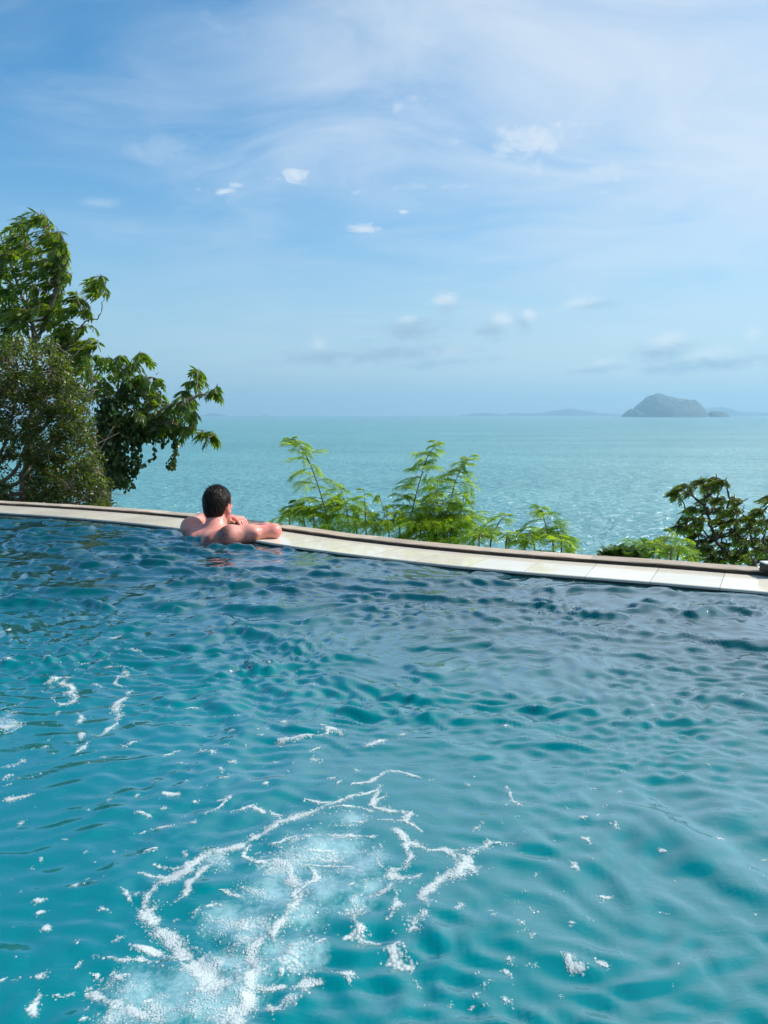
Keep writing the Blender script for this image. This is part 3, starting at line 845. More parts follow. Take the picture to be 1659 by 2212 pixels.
FOAM_B = [
    cB((240, 402, 16), (300, 395, 36), (350, 375, 26), (440, 382, 8), (470, 385, 6)), cB((350, 400, 42), (390, 440, 36), (410, 490, 52), (370, 520, 46), (310, 530, 18), (268, 495, 10)), cB((320, 550, 15), (280, 595, 4)),
    cB((480, 400, 15), (530, 408, 24), (592, 425, 5)), cB((385, 322, 6), (480, 318, 12), (560, 318, 10), (640, 325, 12)), cB((655, 335, 26), (655, 370, 30), (635, 405, 14), (665, 425, 7)),
    cB((710, 440, 22), (690, 480, 26), (650, 520, 42), (635, 560, 42), (640, 590, 26), (610, 630, 36), (560, 665, 18), (525, 685, 12)), cB((440, 560, 15), (460, 590, 18), (440, 625, 18), (385, 655, 8)), cB((470, 585, 5), (515, 580, 8)),
    cB((470, 715, 20), (440, 745, 26), (400, 778, 10)), cB((390, 738, 6), (430, 720, 8)), cB((265, 745, 32)), cB((265, 718, 8), (335, 685, 6)), cB((0, 870, 18), (90, 850, 32), (150, 820, 32), (160, 790, 15), (205, 758, 6)), cB((0, 545, 8), (70, 530, 6)),
    cB((0, 635, 26), (50, 650, 42), (105, 638, 22)), cB((0, 695, 14), (60, 680, 16), (130, 660, 6)), cB((15, 298, 6), (50, 290, 12), (88, 290, 5)), cB((215, 288, 6), (260, 282, 12), (312, 280, 6)), cB((420, 292, 8), (470, 292, 6)), cB((510, 288, 10), (575, 293, 8)), cB((540, 278, 10), (592, 268, 8)), cB((610, 298, 10), (650, 296, 8)),
    cB((120, 300, 5), (150, 298, 8)), cB((340, 290, 8)), cB((90, 428, 8), (140, 422, 5)), cB((110, 450, 5), (170, 460, 7), (225, 466, 5)), cB((20, 445, 6)), cB((440, 462, 6)), cB((40, 110, 16), (20, 125, 8)), cB((240, 182, 6), (290, 178, 9)), cB((320, 157, 9)), cB((45, 72, 9)), cB((5, 85, 8)), cB((35, 198, 7)), cB((295, 228, 7)), cB((855, 38, 18)), cB((705, 42, 8)), cB((585, 75, 7)), cB((520, 80, 8)),
    cB((580, 157, 14), (630, 150, 18)), cB((710, 208, 7), (770, 216, 12), (795, 222, 5)), cB((920, 245, 9)), cB((895, 295, 7), (940, 290, 10)), cB((1170, 300, 10)), cB((1250, 335, 12)), cB((1610, 335, 14)), cB((1110, 370, 9)), cB((1395, 415, 14)), cB((1315, 430, 8)), cB((1010, 548, 14), (1050, 540, 26), (1090, 535, 10)), cB((1135, 520, 9)), cB((1155, 577, 14)), cB((1540, 610, 44)), cB((1455, 640, 22)), cB((1385, 665, 14)), cB((1415, 685, 20)), cB((1085, 632, 14)),
    cB((1520, 722, 10), (1580, 720, 32), (1655, 700, 15)), cB((920, 800, 24), (960, 785, 30), (985, 772, 12)), cB((1080, 775, 10), (1150, 780, 34)), cB((1260, 830, 22), (1235, 835, 8)), cB((1215, 870, 20), (1225, 885, 10)), cB((1250, 887, 6), (1290, 886, 6)), cB((780, 668, 14)), cB((640, 735, 18)), cB((500, 770, 14)), cB((415, 797, 12)), cB((570, 812, 14)), cB((490, 848, 14)), cB((370, 860, 16)), cB((220, 893, 16)), cB((160, 918, 20)), cB((75, 925, 9)), cB((290, 785, 14)), cB((1440, 855, 12)), cB((1360, 740, 14)), cB((1265, 740, 10)), cB((1030, 930, 20)), cB((1065, 965, 7), (1130, 955, 12)), cB((1435, 960, 26)), cB((1570, 895, 16)), cB((930, 998, 22), (1000, 1000, 28), (985, 1025, 14)), cB((770, 1010, 30)), cB((820, 1000, 12)), cB((610, 1022, 26)), cB((1075, 1035, 30)), cB((900, 1075, 34)), cB((515, 1082, 16)), cB((20, 1045, 44), (75, 1040, 34), (130, 1030, 34)), cB((1195, 1060, 14), (1240, 1055, 16), (1265, 1035, 20), (1235, 1080, 16)), cB((170, 1072, 10)),
    cD((800, 255, 36), (780, 245, 16)), cD((785, 365, 26), (825, 368, 36), (860, 388, 22), (905, 388, 8)), cD((735, 465, 26), (765, 480, 46), (795, 500, 18)), cD((880, 465, 18)), cD((725, 570, 20)), cD((655, 462, 14)), cD((500, 750, 26)), cD((745, 745, 28), (770, 750, 18)), cD((855, 735, 22)), cD((590, 815, 40)), cD((495, 925, 38)), cD((600, 950, 30)), cD((745, 905, 36), (770, 940, 36)), cD((842, 905, 14)), cD((375, 1010, 28)), cD((305, 1110, 28)), cD((380, 1105, 22)), cD((520, 1005, 14)),
    cD((1157, 1030, 12)), cD((1130, 1085, 14)), cD((1165, 1060, 8)), cD((1212, 925, 10)), cD((455, 115, 20), (470, 140, 14), (490, 175, 18), (515, 200, 16)), cD((465, 295, 26)), cD((512, 252, 12)), cD((868, 120, 14)), cD((970, 135, 18)), cD((905, 200, 16)), cD((985, 208, 10)), cD((1640, 425, 20)), cD((60, 1000, 24)), cD((610, 515, 16)), cD((630, 510, 12)), cD((580, 580, 14)), cD((660, 375, 14)), cD((690, 350, 8)), cD((515, 420, 12)), cD((480, 430, 8)), cD((545, 640, 8)), cD((665, 600, 10)), cD((420, 645, 9)), cD((525, 607, 8)), cD((120, 80, 14)), cD((690, 150, 10)), cD((725, 200, 14)), cD((815, 45, 8)), cD((1020, 20, 12)), cD((915, 295, 12)), cD((1145, 180, 8)), cD((335, 958, 10)), cD((910, 835, 6)), cD((720, 1055, 7)), cD((1230, 540, 8)), cD((1400, 625, 8)),
    [(620, 1603, 26), (680, 1590, 10), (715, 1578, 22), (735, 1588, 10)], [(800, 1610, 20), (835, 1600, 22)], [(690, 1640, 20)], [(872, 1592, 16)], [(700, 1568, 10)], [(655, 1440, 5)],
]
_fr = np.random.default_rng(17)
for _k in range(150):
    _x, _y = _fr.uniform(-20, 1660), 1420 + 790 * _fr.uniform(0, 1) ** 0.8
    if _x > 1150 and _fr.uniform() < 0.6: continue
    _s = _fr.uniform(4, 15) * (0.6 + 0.5 * (_y - 1400) / 800)
    FOAM_B.append([(_x, _y, _s), (_x + _fr.normal() * 1.4 * _s, _y + _fr.normal() * 0.5 * _s, _s * _fr.uniform(0.4, 1))])
PLUME_A = [cA((450, 800, 190)), cA((560, 650, 220)), cA((640, 520, 220)), cA((700, 430, 220)), cA((800, 350, 240)), cA((900, 350, 200)), cA((980, 400, 160)), cA((850, 500, 200)), cA((780, 590, 170)), cA((330, 870, 240)), cA((250, 940, 260)), cA((420, 960, 280)), cA((700, 780, 170)), cA((560, 850, 120)), cA((430, 620, 160)), cA((950, 230, 130)), cA((1000, 560, 120)), cA((110, 880, 200)), cA((60, 980, 160)), cA((780, 740, 90)), cA((700, 950, 60)), cA((450, 400, 90)), cA((1050, 480, 110))]
PLUME_B = [cB((0, 620, 150)), cB((50, 630, 130)), cB((90, 640, 80)), cB((60, 570, 90))]


def dome(seg, rings):
    V = []
    for r in range(rings):
        e = (r / rings) * math.pi / 2
        for s in range(seg):
            a = 2 * math.pi * (s + 0.5 * (r % 2)) / seg
            V.append((math.cos(e) * math.cos(a), math.cos(e) * math.sin(a), math.sin(e)))
    V.append((0, 0, 1))
    Q = [(r * seg + s, r * seg + (s + 1) % seg, (r + 1) * seg + (s + 1) % seg, (r + 1) * seg + s) for r in range(rings - 1) for s in range(seg)]
    T3 = [((rings - 1) * seg + s, (rings - 1) * seg + (s + 1) % seg, rings * seg) for s in range(seg)]
    return np.array(V), Q, T3


def pack(pts, rad, k):
    """drop points that crowd earlier ones (cell hashing)"""
    cell = rad.mean() * 2
    grid = {}; keep = []
    for i, (p, r) in enumerate(zip(pts, rad)):
        c = (int(p[0] // cell), int(p[1] // cell)); ok = True
        for a in (-1, 0, 1):
            for b in (-1, 0, 1):
                for j in grid.get((c[0] + a, c[1] + b), ()):
                    q = pts[j]
                    if (p[0] - q[0]) ** 2 + (p[1] - q[1]) ** 2 < (k * (r + rad[j])) ** 2:
                        ok = False; break
                if not ok: break
            if not ok: break
        if ok:
            grid.setdefault(c, []).append(i); keep.append(i)
    return np.array(keep, int)


def build_foam():
    m, T, out = material('foam')
    pos = obj_coord(T)
    at = T.node('ShaderNodeAttribute', attribute_name='foam_cover')
    dn = at.outputs['Fac']
    def vor(sc):
        v = T.node('ShaderNodeTexVoronoi', feature='F1', voronoi_dimensions='2D')
        T.l.new(pos, v.inputs['Vector']); v.inputs['Scale'].default_value = sc
        return v.outputs['Distance']
    va, vb = vor(170), vor(330)
    sel = T.ramp(T.noise(pos, 16, 3), 0.44, 0.56)
    vd = T.math('ADD', T.math('MULTIPLY', va, sel), T.math('MULTIPLY', vb, T.math('SUBTRACT', 1.0, sel)))
    fn = T.noise(T.mapping(pos, (120, 120, 1)), 1.0, 5, 0.7, 0.5)
    cov = T.math('ADD', dn, T.math('ADD', T.math('MULTIPLY', T.math('SUBTRACT', 0.45, vd), 0.60), T.math('MULTIPLY', T.math('SUBTRACT', fn, 0.5), 0.55)))
    cov = T.ramp(cov, 0.22, 1.02, 0.0, 0.97)
    df = T.node('ShaderNodeBsdfPrincipled')
    df.inputs['Base Color'].default_value = (0.66, 0.74, 0.755, 1); df.inputs['Roughness'].default_value = 0.12
    nb = bump(T, T.math('SUBTRACT', 1.0, T.math('MULTIPLY', vd, vd)), 0.40, 0.004)
    T.l.new(nb, df.inputs['Normal'])
    tl = T.node('ShaderNodeBsdfTranslucent'); tl.inputs[0].default_value = (0.62, 0.76, 0.79, 1)
    mx = T.node('ShaderNodeMixShader'); mx.inputs[0].default_value = 0.35
    T.l.new(df.outputs[0], mx.inputs[1]); T.l.new(tl.outputs[0], mx.inputs[2])
    tp = T.node('ShaderNodeBsdfTransparent')
    m2 = T.node('ShaderNodeMixShader'); T.l.new(cov, m2.inputs[0])
    T.l.new(tp.outputs[0], m2.inputs[1]); T.l.new(mx.outputs[0], m2.inputs[2]); T.l.new(m2.outputs[0], out.inputs[0])
    dV, dQ, dT = dome(7, 2)
    h = 0.004
    rng = np.random.default_rng(99)
    for name, label, strokes, ext in (
            ('foam', 'lacy white foam and bubbles boiling up from the near pool jet', FOAM_A, (-1.0, 0.75, 560, 420)),
            ('foam', 'curved streaks of white foam and scattered bubble clusters farther out on the pool', FOAM_B, (-2.2, 0.8, 1050, 720))):
        X, Y, Fd = strokes_to_field(strokes, ext[0], ext[1], ext[2], ext[3], h, 60)
        lace = fbm(X * 30, Y * 30, 4, 71)
        web = 1 - np.abs(fbm(X * 42 + 0.6 * lace, Y * 42, 3, 75)) * 3.2
        dens = Fd * 1.15 + 0.55 * lace + 0.30 * web - 0.24
        dens = np.maximum(dens, -1)
        # torn lace drifting between the streaks over the jet
        _, _, Pd = strokes_to_field(PLUME_A if strokes is FOAM_A else PLUME_B, ext[0], ext[1], ext[2], ext[3], h, 90)
        wx = X + 0.03 * fbm(X * 11, Y * 11, 3, 81); wy = Y + 0.03 * fbm(X * 11 + 7, Y * 11, 3, 82)
        ridge = 1 - np.abs(fbm(wx * 13, wy * 20, 4, 83)) * 4.2
        dens = np.maximum(dens, np.clip(Pd + 0.35, 0, 1) * 1.0 + 0.55 * ridge - 0.88 + 0.35 * lace)
        b = MB()
        pr = (np.clip(dens + 0.15, 0, 0.6) * (1 - 0.75 * np.clip((dens - 0.35) / 0.3, 0, 1))).ravel(); pr = pr / pr.sum()
        for r0, r1, nt, kk in ((0.0022, 0.0042, 2600, 1.1), (0.0010, 0.0024, 5500, 1.1)):
            ii = rng.choice(dens.size, nt, p=pr)
            px = X.ravel()[ii] + rng.uniform(-h, h, nt) * .5; py = Y.ravel()[ii] + rng.uniform(-h, h, nt) * .5
            rad = rng.uniform(r0, r1, nt) * (0.7 + 0.6 * np.clip(fbm(px * 9, py * 9, 2, 77) + .3, 0, 1))
            keep = pack(np.stack([px, py], -1), rad, kk)
            px, py, rad = px[keep], py[keep], rad[keep]
            pos_ = np.stack([px, py, wave(px, py) - rad * 0.5], -1)
            ax = np.tile([1.0, 0, 0], (len(px), 1)); nr = np.tile([0, 0, 1.0], (len(px), 1)) + rng.normal(size=(len(px), 3)) * 0.15
            b.instances(dV * np.array([1, 1, 0.85]), dQ, dT, pos_, ax, nr, rad, rad)
        nb_ = b.n
        mk = dens > -0.42
        c = mk[:-1, :-1] & mk[1:, :-1] & mk[1:, 1:] & mk[:-1, 1:]
        nx, ny = X.shape; idx = np.arange(nx * ny).reshape(nx, ny)
        Q = np.stack([idx[:-1, :-1], idx[1:, :-1], idx[1:, 1:], idx[:-1, 1:]], -1)[c]
        used, inv = np.unique(Q.ravel(), return_inverse=True)
        fx, fy, fd = X.ravel()[used], Y.ravel()[used], dens.ravel()[used]
        fz = wave(fx, fy) + 0.0006 + 0.0010 * np.clip(fd, 0, 1) + 0.0005 * np.clip(fd, 0, 1) * vnoise(fx * 140, fy * 140, 5)
        b.add(np.stack([fx, fy, fz], -1), inv.reshape(-1, 4))
        o = b.build(name, m)
        at_ = o.data.attributes.new('foam_cover', 'FLOAT', 'POINT')
        at_.data.foreach_set('value', np.concatenate([np.full(nb_, 0.55), fd]).astype(np.float32))
        tag(o, label, 'foam', None, 'stuff')


# ------------------------------------------------------------------ person
def smin(a, b, k):
    h = np.clip(0.5 + 0.5 * (b - a) / k, 0, 1)
    return b + (a - b) * h - k * h * (1 - h)


class SDF:
    def __init__(self, lo, hi, h):
        self.lo = np.array(lo, float); self.h = h
        self.n = np.ceil((np.array(hi) - self.lo) / h).astype(int) + 1
        self.v = np.full(self.n, 0.2, np.float32)

    def region(self, lo, hi):
        i0 = np.clip(np.floor((lo - self.lo) / self.h).astype(int), 0, self.n)
        i1 = np.clip(np.ceil((hi - self.lo) / self.h).astype(int) + 1, 0, self.n)
        sl = tuple(slice(a, b) for a, b in zip(i0, i1))
        ax = [self.lo[k] + self.h * np.arange(i0[k], i1[k]) for k in range(3)]
        return sl, np.meshgrid(*ax, indexing='ij', sparse=True)

    def put(self, sl, d, k, cut=False):
        if cut:
            self.v[sl] = -smin(-self.v[sl], d.astype(np.float32), k)
        else:
            self.v[sl] = smin(self.v[sl], d.astype(np.float32), k)

    def cone(self, a, b, ra, rb, k=0.02):
        a, b = np.array(a, float), np.array(b, float)
        pad = max(ra, rb) + k + 0.05
        sl, (X, Y, Z) = self.region(np.minimum(a, b) - pad, np.maximum(a, b) + pad)
        u = b - a
        t = np.clip(((X - a[0]) * u[0] + (Y - a[1]) * u[1] + (Z - a[2]) * u[2]) / (u @ u), 0, 1)
        d = np.sqrt((X - a[0] - t * u[0]) ** 2 + (Y - a[1] - t * u[1]) ** 2 + (Z - a[2] - t * u[2]) ** 2) - (ra + (rb - ra) * t)
        self.put(sl, d, k)

    def ell(self, c, axes, r, k=0.02, cut=False):
        c = np.array(c, float); A = np.array(axes, float); r = np.array(r, float)
        pad = r.max() + k + 0.05
        sl, (X, Y, Z) = self.region(c - pad, c + pad)
        q = [(X - c[0]) * A[i, 0] + (Y - c[1]) * A[i, 1] + (Z - c[2]) * A[i, 2] for i in range(3)]
        k0 = np.sqrt(sum((q[i] / r[i]) ** 2 for i in range(3)))
        k1 = np.sqrt(sum((q[i] / r[i] ** 2) ** 2 for i in range(3))) + 1e-9
        self.put(sl, k0 * (k0 - 1) / k1, k, cut)

    def mesh(self):
        v, n = self.v, self.n
        s = v < 0
        c = s[:-1, :-1, :-1].astype(np.int8)
        for dx, dy, dz in [(1, 0, 0), (0, 1, 0), (0, 0, 1), (1, 1, 0), (1, 0, 1), (0, 1, 1), (1, 1, 1)]:
            c = c + s[dx:n[0] - 1 + dx, dy:n[1] - 1 + dy, dz:n[2] - 1 + dz]
        I = np.argwhere((c > 0) & (c < 8))
        idx = np.full(c.shape, -1, np.int64); idx[tuple(I.T)] = np.arange(len(I))
        acc = np.zeros((len(I), 3)); cnt = np.zeros(len(I))
        cor = [(a, b, d) for a in (0, 1) for b in (0, 1) for d in (0, 1)]
        for A in cor:
            for ax in range(3):
                if A[ax] == 1: continue
                B = list(A); B[ax] = 1
                va = v[I[:, 0] + A[0], I[:, 1] + A[1], I[:, 2] + A[2]]; vb = v[I[:, 0] + B[0], I[:, 1] + B[1], I[:, 2] + B[2]]
                mk = (va < 0) != (vb < 0)
                t = np.where(mk, va / np.where(mk, va - vb, 1), 0)
                P = np.tile(np.array(A, float), (len(I), 1)); P[:, ax] += t
                acc[mk] += P[mk]; cnt[mk] += 1
        V = self.lo + self.h * (I + acc / cnt[:, None])
        F = []
        for ax in range(3):
            o1, o2 = [(1, 2), (2, 0), (0, 1)][ax]
            sa = [slice(None)] * 3; sb = [slice(None)] * 3
            sa[ax] = slice(0, -1); sb[ax] = slice(1, None)
            a, b = s[tuple(sa)], s[tuple(sb)]
            E = np.argwhere(a != b)
            E = E[(E[:, o1] > 0) & (E[:, o2] > 0) & (E[:, o1] < n[o1] - 1) & (E[:, o2] < n[o2] - 1)]
            def cell(d1, d2):
                q = E.copy(); q[:, o1] -= d1; q[:, o2] -= d2
                return idx[tuple(q.T)]
            q = np.stack([cell(1, 1), cell(0, 1), cell(0, 0), cell(1, 0)], -1)
            flip = ~a[tuple(E.T)]
            q[flip] = q[flip][:, ::-1]
            F.append(q)
        F = np.vstack(F)
        return V, F[(F >= 0).all(1)]


def build_person():
    U = np.array([0, 0, 1.0])
    Fb = np.array([0.65, 0.76, 0]); Fb /= np.linalg.norm(Fb); Rb = np.cross(Fb, U)
    yaw = R(18)
    Fh = np.array([math.sin(yaw), math.cos(yaw), 0]); Rh = np.cross(Fh, U)
    NB = np.array([-1.015, 4.625, 0.060])
    HC = np.array([-1.020, 4.700, 0.205])
    RS = np.array([-0.900, 4.475, 0.040]); LS = np.array([-1.185, 4.705, 0.058])
    RE = np.array([-0.655, 4.540, 0.063]); LE = np.array([-1.195, 4.985, 0.066])
    RW = np.array([-0.815, 4.735, 0.055]); LW = np.array([-0.985, 4.862, 0.098])
    g = SDF((-1.60, 3.72, -1.27), (-0.54, 5.14, 0.36), 0.0058)
    body_axes = [Rb, Fb, U]
    TC = NB - U * 0.150 - Fb * 0.055
    # trunk, leaning on the edge, hips hanging back
    g.ell(TC, body_axes, (0.178, 0.097, 0.150), 0.05)
    lean = U * 0.96 - Fb * -0.25; lean /= np.linalg.norm(lean)
    g.ell(TC - U * 0.20 - Fb * 0.05, body_axes, (0.158, 0.100, 0.20), 0.06)
    PV = TC - U * 0.42 - Fb * 0.13
    g.ell(PV, body_axes, (0.168, 0.118, 0.13), 0.06)
    for s in (-1, 1):
        g.ell(PV + Rb * s * 0.075 - Fb * 0.05 - U * 0.04, body_axes, (0.085, 0.085, 0.095), 0.04)
        hip = PV + Rb * s * 0.092 - U * 0.05
        knee = hip - U * 0.30 - Fb * 0.27 + Rb * s * 0.02
        ank = knee - U * 0.235 - Fb * 0.33
        g.cone(hip, knee, 0.085, 0.055, 0.04)
        g.cone(knee, knee + (ank - knee) * 0.35, 0.053, 0.056, 0.02)
        g.cone(knee + (ank - knee) * 0.35, ank, 0.056, 0.036, 0.02)
        toe = ank - U * 0.075 + Fb * 0.09 + Rb * s * 0.02
        g.cone(ank - Fb * 0.03 - U * 0.02, toe, 0.032, 0.030, 0.02)
        g.cone(toe, toe + Fb * 0.05 - U * 0.005, 0.028, 0.020, 0.015)
    # shoulders, trapezius, shoulder blades
    back = TC - Fb * 0.015 + U * 0.115
    for S, s in ((RS, 1), (LS, -1)):
        g.cone(back + Rb * s * 0.05 - U * 0.030, S - U * 0.006, 0.066, 0.058, 0.04)
        g.ell(S + U * 0.004, body_axes, (0.062, 0.062, 0.060), 0.03)
        g.cone(NB - U * 0.016 + Rb * s * 0.02, S - U * 0.020 - Rb * s * 0.03, 0.040, 0.030, 0.035)
        g.ell(TC + Rb * s * 0.092 - Fb * 0.070 + U * 0.055, body_axes, (0.060, 0.030, 0.080), 0.03)
    # spine furrow
    for z in np.arange(-0.02, 0.10, 0.02):
        g.ell(TC - Fb * 0.112 + U * z, body_axes, (0.012, 0.014, 0.03), 0.03, cut=True)
    # neck and head
    g.cone(NB - U * 0.02 - Fb * 0.008, HC - U * 0.075 - Fh * 0.018, 0.070, 0.060, 0.03)
    head = [Fh, Rh, U]
    hp = lambda f, r, u: HC + Fh * f + Rh * r + U * u
    g.ell(hp(-0.008, 0, 0.022), head, (0.096, 0.0765, 0.088), 0.02)
    g.ell(hp(0.022, 0, -0.035), head, (0.068, 0.062, 0.078), 0.03)
    g.cone(hp(0.060, -0.016, -0.092), hp(0.060, 0.016, -0.092), 0.023, 0.023, 0.025)
    for s in (-1, 1):
        g.cone(hp(0.058, s * 0.022, -0.092), hp(-0.005, s * 0.052, -0.062), 0.018, 0.020, 0.02)
        g.ell(hp(0.066, s * 0.040, -0.018), head, (0.020, 0.022, 0.016), 0.015)       # cheek
        g.cone(hp(0.083, s * 0.012, 0.028), hp(0.070, s * 0.050, 0.024), 0.010, 0.010, 0.012)   # brow
        g.ell(hp(0.090, s * 0.031, 0.008), head, (0.016, 0.015, 0.011), 0.008, cut=True)   # eye socket
        g.ell(hp(0.078, s * 0.031, 0.008), head, (0.012, 0.014, 0.0095), 0.004)
        # ear: flattened shell with a hollow
        ea = np.array([Fh * 0.85 + Rh * s * 0.50, Rh * s * 0.85 - Fh * 0.5, U])
        g.ell(hp(-0.008, s * 0.080, -0.026), ea, (0.020, 0.0085, 0.034), 0.006)
        g.ell(hp(-0.010, s * 0.080, -0.052), ea, (0.012, 0.008, 0.013), 0.006)
        g.ell(hp(-0.001, s * 0.090, -0.022), ea, (0.011, 0.006, 0.020), 0.004, cut=True)
    g.cone(hp(0.090, 0, 0.018), hp(0.110, 0, -0.022), 0.009, 0.012, 0.012)
    for s in (-1, 1): g.ell(hp(0.100, s * 0.012, -0.027), head, (0.010, 0.008, 0.008), 0.008)
    g.cone(hp(0.083, -0.018, -0.058), hp(0.083, 0.018, -0.058), 0.008, 0.008, 0.006)
    g.cone(hp(0.081, -0.015, -0.069), hp(0.081, 0.015, -0.069), 0.009, 0.009, 0.005)
    # arms
    mid = RS + (RE - RS) * 0.45
    g.cone(RS, mid, 0.057, 0.049, 0.035)
    g.cone(mid, RE, 0.050, 0.041, 0.02)
    g.ell(mid + U * 0.012 - Fb * 0.004, body_axes, (0.075, 0.036, 0.040), 0.03)
    g.ell(RE + Rb * 0.018 - Fb * 0.008 - U * 0.006, body_axes, (0.026, 0.026, 0.028), 0.02)
    fm = RE + (RW - RE) * 0.35
    g.cone(RE, fm, 0.042, 0.042, 0.02); g.cone(fm, RW, 0.042, 0.027, 0.02)
    mid = LS + (LE - LS) * 0.45
    g.cone(LS, mid, 0.056, 0.048, 0.03); g.cone(mid, LE, 0.048, 0.041, 0.02)
    fm = LE + (LW - LE) * 0.35
    g.cone(LE, fm, 0.041, 0.041, 0.02); g.cone(fm, LW, 0.041, 0.026, 0.02)

    # hands: palm, four bent fingers of unequal length, thumb from the side of the palm
    def hand(W, d, up, side, curls):
        d = np.array(d, float); d /= np.linalg.norm(d)
        s = np.cross(d, up); s /= np.linalg.norm(s); n = np.cross(s, d)
        s = s * side                                         # towards the thumb
        K = W + d * 0.092
        for q in (-0.030, -0.010, 0.010, 0.030):
            g.cone(W + d * 0.012 + s * q * 0.5, K + s * q, 0.019, 0.0125, 0.010)
        for q, L, cu in zip((0.031, 0.0105, -0.0105, -0.031), (0.072, 0.080, 0.074, 0.058), curls):
            p = K + s * q; a = cu * 0.55; r = 0.0098
            for seg, ra in ((0.46, 0.0098), (0.31, 0.0086), (0.23, 0.0076)):
                e = p + (d * math.cos(a) - n * math.sin(a)) * L * seg + s * q * 0.06
                g.cone(p, e, r, ra, 0.003)
                p = e; r = ra; a += cu * 0.5
        p = W + d * 0.030 + s * 0.020
        e = p + d * 0.030 + s * 0.030 - n * 0.008; g.cone(p, e, 0.0145, 0.0115, 0.010)
        f = e + d * 0.030 + s * 0.008 - n * 0.006; g.cone(e, f, 0.0112, 0.0095, 0.004)
        g.cone(f, f + d * 0.024 - n * 0.004, 0.0095, 0.0080, 0.003)
    hand(LW, (0.080, -0.062, 0.004), U, 1, (0.75, 0.80, 0.85, 0.95))
    hand(RW, (-0.110, 0.085, -0.012), U, 1, (0.22, 0.28, 0.3, 0.36))
    V, F = g.mesh()
    # light smoothing of the lattice
    nb = np.zeros_like(V); ct = np.zeros(len(V))
    for a in range(4):
        for b_ in ((a + 1) % 4, (a + 3) % 4):
            np.add.at(nb, F[:, a], V[F[:, b_]]); np.add.at(ct, F[:, a], 1)
    V = V * 0.55 + 0.45 * nb / np.maximum(ct, 1)[:, None]

    m, T, out = material('skin')
    pos = obj_coord(T)
    n1 = T.noise(pos, 11.0, 4); n2 = T.noise(pos, 60.0, 4, 0.6); n3 = T.noise(T.mapping(pos, (260, 260, 90)), 1.0, 4, 0.7, 1.0)
    c = T.mix(T.ramp(n1, 0.35, 0.7), (0.66, 0.295, 0.235), (0.62, 0.205, 0.165))
    c = T.mix(T.ramp(n2, 0.45, 0.7, 0, 0.5), c, (0.44, 0.165, 0.14))
    # dark body hair over the shoulder blades and upper arm
    hairy = MBLOB(T, pos, [(TC + Rb * 0.12 - Fb * 0.10 + U * 0.12, 0.085), (TC - Rb * 0.13 - Fb * 0.09 + U * 0.10, 0.075), (RS + U * 0.03 - Fb * 0.05, 0.075), (RS + (RE - RS) * 0.30 - Fb * 0.03, 0.06)])
    c = T.mix(T.math('MULTIPLY', hairy, T.ramp(n3, 0.34, 0.56, 0.0, 0.95)), c, (0.045, 0.025, 0.02))
    p = principled(T, out, Base_Color=c, Roughness=T.ramp(n2, 0.35, 0.65, 0.26, 0.6))
    p.inputs['Subsurface Weight'].default_value = 0.22
    p.inputs['Subsurface Radius'].default_value = (1.0, 0.28, 0.15)
    p.inputs['Subsurface Scale'].default_value = 0.012
    T.l.new(bump(T, T.math('ADD', n2, T.math('MULTIPLY', T.math('MULTIPLY', hairy, n3), 0.8)), 0.25, 0.003), p.inputs['Normal'])
    root = empty('person', (float(PV[0]), float(PV[1]), POOL_D))
    bpy.context.view_layer.update()
    under(mesh_obj('body', V, F, m), root)

    # --- short dark wet hair, its own surface
    gh = SDF(HC - np.array([0.14, 0.14, 0.14]), HC + np.array([0.14, 0.14, 0.16]), 0.0027)
    sl, (X, Y, Z) = gh.region(gh.lo, gh.lo + gh.h * (gh.n - 1))
    X, Y, Z = np.broadcast_arrays(X, Y, Z)
    f = (X - HC[0]) * Fh[0] + (Y - HC[1]) * Fh[1]; r = (X - HC[0]) * Rh[0] + (Y - HC[1]) * Rh[1]; u = Z - HC[2]
    k0 = np.sqrt(((f + 0.008) / 0.103) ** 2 + (r / 0.083) ** 2 + ((u - 0.022) / 0.097) ** 2)
    d = (k0 - 1) * 0.088
    # nape: the hair follows the back of the skull down to the neck
    nk = np.sqrt(((f + 0.030) / 0.072) ** 2 + (r / 0.070) ** 2 + ((u + 0.040) / 0.075) ** 2)
    d = smin(d, (nk - 1) * 0.07, 0.03)
    th = np.arctan2(r, -f); ph = np.arctan2(np.hypot(f, r), u)
    strand = vnoise(th * 26 + 2.5 * np.sin(ph * 2), ph * 5, 41) * 0.0020 + vnoise(th * 60, ph * 9, 42) * 0.0012
    d = d + strand * np.clip((u + 0.09) / 0.05, 0.2, 1)
    # hairline: low at the nape, round the ear, up to the forehead
    line = np.where(f < -0.028, -0.088 + 0.25 * np.maximum(f + 0.075, 0), np.where(f < 0.018, 0.002 + 0.3 * np.abs(f), 0.010 + 0.9 * (f - 0.018)))
    k = 0.026
    w = np.clip((f + 0.055) / 0.03, 0, 1)
    line = -0.090 + w * (0.090 - 0.004) + np.maximum(f - 0.012, 0) * 0.85
    line = line + 0.004 * vnoise(th * 40, u * 0, 44)
    taper = np.clip((u - line) / 0.045, 0, 1)
    d = np.maximum(d + 0.007 * (1 - taper), (line - u) * 0.8)
    gh.v = d.astype(np.float32)
    hV, hF = gh.mesh()
    mh, T, out = material('dark_hair')
    pos = obj_coord(T)
    nh = T.noise(T.mapping(pos, (160, 160, 28)), 1.0, 4, 0.7)
    c = T.mix(T.ramp(nh, 0.4, 0.7), (0.006, 0.004, 0.003), (0.020, 0.013, 0.010))
    p = principled(T, out, Base_Color=c, Roughness=0.33)
    p.inputs['Specular IOR Level'].default_value = 0.15
    T.l.new(bump(T, nh, 0.7, 0.003), p.inputs['Normal'])
    hair = under(mesh_obj('hair', hV, hF, mh), root)
